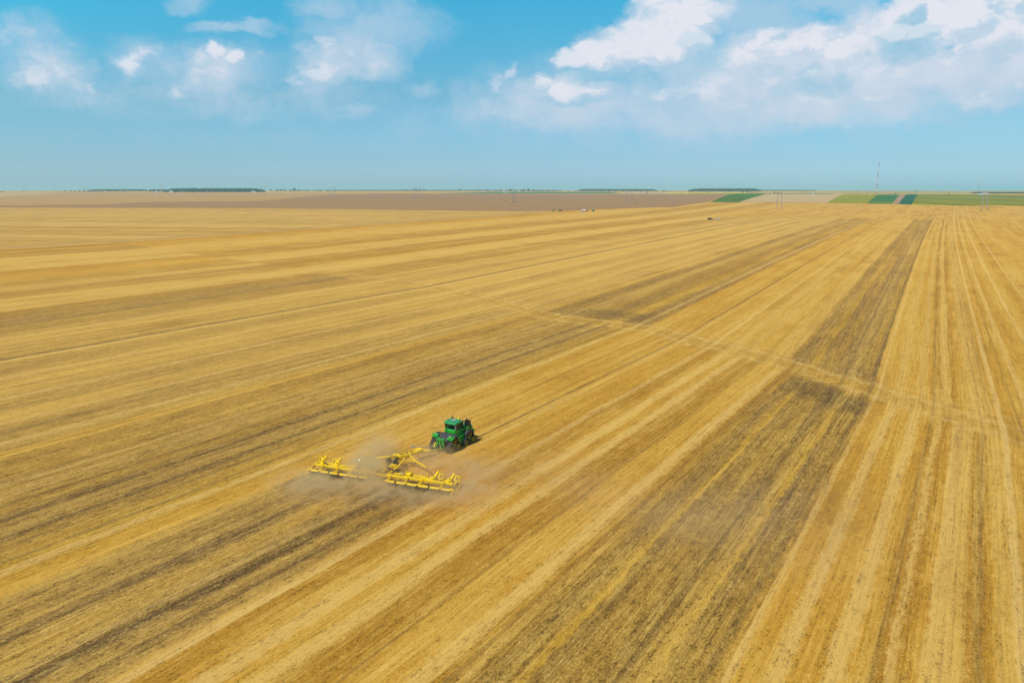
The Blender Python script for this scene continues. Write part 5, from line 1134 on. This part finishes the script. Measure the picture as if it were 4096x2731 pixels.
# ------------------------------------------------------------------ dust and air
def dust(name, loc, dims, rz, dens, col, label, scale, stretch, seed, lo=.42, hi=.75, blobs=None):
    mb = MB(); mb.box((0, 0, 0), (2, 2, 2)); 
    m_ = bpy.data.materials.new(name); m_.use_nodes = True; nt = m_.node_tree; nt.nodes.clear(); N = NT(nt)
    o = N.n('ShaderNodeOutputMaterial'); pv = N.n('ShaderNodeVolumePrincipled'); N.put(o.inputs['Volume'], pv.outputs[0])
    pv.inputs['Color'].default_value = (*col, 1); pv.inputs['Anisotropy'].default_value = 0.2
    tc = N.n('ShaderNodeTexCoord').outputs['Object']; sp = N.n('ShaderNodeSeparateXYZ'); N.put(sp.inputs[0], tc)
    x, y, z = sp.outputs        # -1..1 in the box
    X, Y, Z = N.mul(x, dims[0] / 2), N.mul(y, dims[1] / 2), N.mul(z, dims[2] / 2)
    nz = N.noise(N.vec(N.add(X, seed), N.mul(Y, stretch), N.mul(Z, 1.4)), scale, 4.0, 0.62, dist=0.8)
    tot = None
    for (bx, by, bz, rx, ry, rz_, k) in blobs:
        e = [N.mul(N.sub(c, q), 1 / r_) for c, q, r_ in ((X, bx, rx), (Y, by, ry), (Z, bz - dims[2] / 2, rz_))]
        d2 = N.add(N.add(N.mul(e[0], e[0]), N.mul(e[1], e[1])), N.mul(e[2], e[2]))
        g_ = N.mul(N.m('EXPONENT', N.mul(d2, -1.6)), k); tot = g_ if tot is None else N.add(tot, g_)
    ed = None
    for c in (x, y, z):
        f = N.step(N.m('ABSOLUTE', c), 1.0, 0.8); ed = f if ed is None else N.mul(ed, f)
    ed = N.mul(N.step(N.m('ABSOLUTE', x), 1.0, .8), N.step(N.m('ABSOLUTE', y), 1.0, .8)); ed = N.mul(ed, N.step(z, 1.0, .7))
    N.put(pv.inputs['Density'], N.mul(N.mul(N.mul(tot, N.step(nz, lo, hi)), ed), dens))
    ob = mb.build(name, m_); ob.location = (*loc[:2], dims[2] / 2 + .02); ob.scale = (dims[0] / 2, dims[1] / 2, dims[2] / 2); ob.rotation_euler = (0, 0, rz)
    tag(ob, label, 'dust', kind='stuff'); return ob
CX_, CY_ = XY(65.0, -63.4)
dust('dust', (CX_, CY_), (38, 30, 7), -AZ + R(14), 2.2, (1.0, 0.80, 0.46), 'brown dust cloud rolling around and behind the yellow cultivator', 0.55, 0.75, 3.0, .34, .62,
     [(-1.6, .2, .9, 2.4, 2.0, 1.6, 1.5), (-3.6, 1.8, .8, 2.0, 2.0, 1.3, .6), (-1.5, 3.5, 1.0, 1.6, 3.0, 1.8, .55), (-.5, -1.8, .4, 4.0, 1.4, .9, .8), (6.0, -2.2, .3, 4.0, 1.2, .7, .35), (-7.5, -2.6, .3, 4.0, 1.3, .7, .5), (-6.0, -5.0, .6, 6.0, 4.0, 1.2, .35), (5.0, -4.5, .5, 7.0, 3.0, 1.0, .25),
      (3.0, 7.5, .6, 3.5, 5.0, 1.3, .30), (-4.2, 6.5, 1.4, 2.2, 4.5, 2.2, .34), (10.5, 5.0, .5, 5.5, 6.0, 1.2, .32), (13.0, -1.0, .5, 4.0, 4.0, 1.0, .35)])
gx = at(2650, 2080)
dust('dust', (gx.x, gx.y), (60, 44, 6), -AZ, .055, (1.0, 0.82, 0.55), 'thin drifting dust veil over the stubble right of the cultivator', 0.09, 0.5, 11.0, .28, .78,
     [(0, 0, 1.5, 16, 9, 2.5, 1.0), (14, 6, 1.5, 9, 14, 2.5, .9), (-12, 3, 1.5, 12, 7, 2.0, .6), (8, -6, 1.0, 14, 8, 2.0, .5)])

def haze():
    X = 42000; mb = MB(); mb.box((0, 21000 - 500, 87 - 1.5), (2 * 60000, 45500, 177)); m_ = bpy.data.materials.new('haze'); m_.use_nodes = True; nt = m_.node_tree; nt.nodes.clear(); N = NT(nt)
    o = N.n('ShaderNodeOutputMaterial'); pv = N.n('ShaderNodeVolumePrincipled'); N.put(o.inputs['Volume'], pv.outputs[0])
    pv.inputs['Color'].default_value = (0.46, 0.83, 1.0, 1); pv.inputs['Density'].default_value = HAZE; pv.inputs['Anisotropy'].default_value = 0.0
    ob = mb.build('haze', m_); tag(ob, 'pale blue air haze over the plain', 'haze', kind='stuff')
HAZE = 0.00007
haze()
# remove tree patterns that were never placed
for src, h, used in KINDS:
    if not used:
        for ch in list(src.children): bpy.data.objects.remove(ch)
        bpy.data.objects.remove(src)
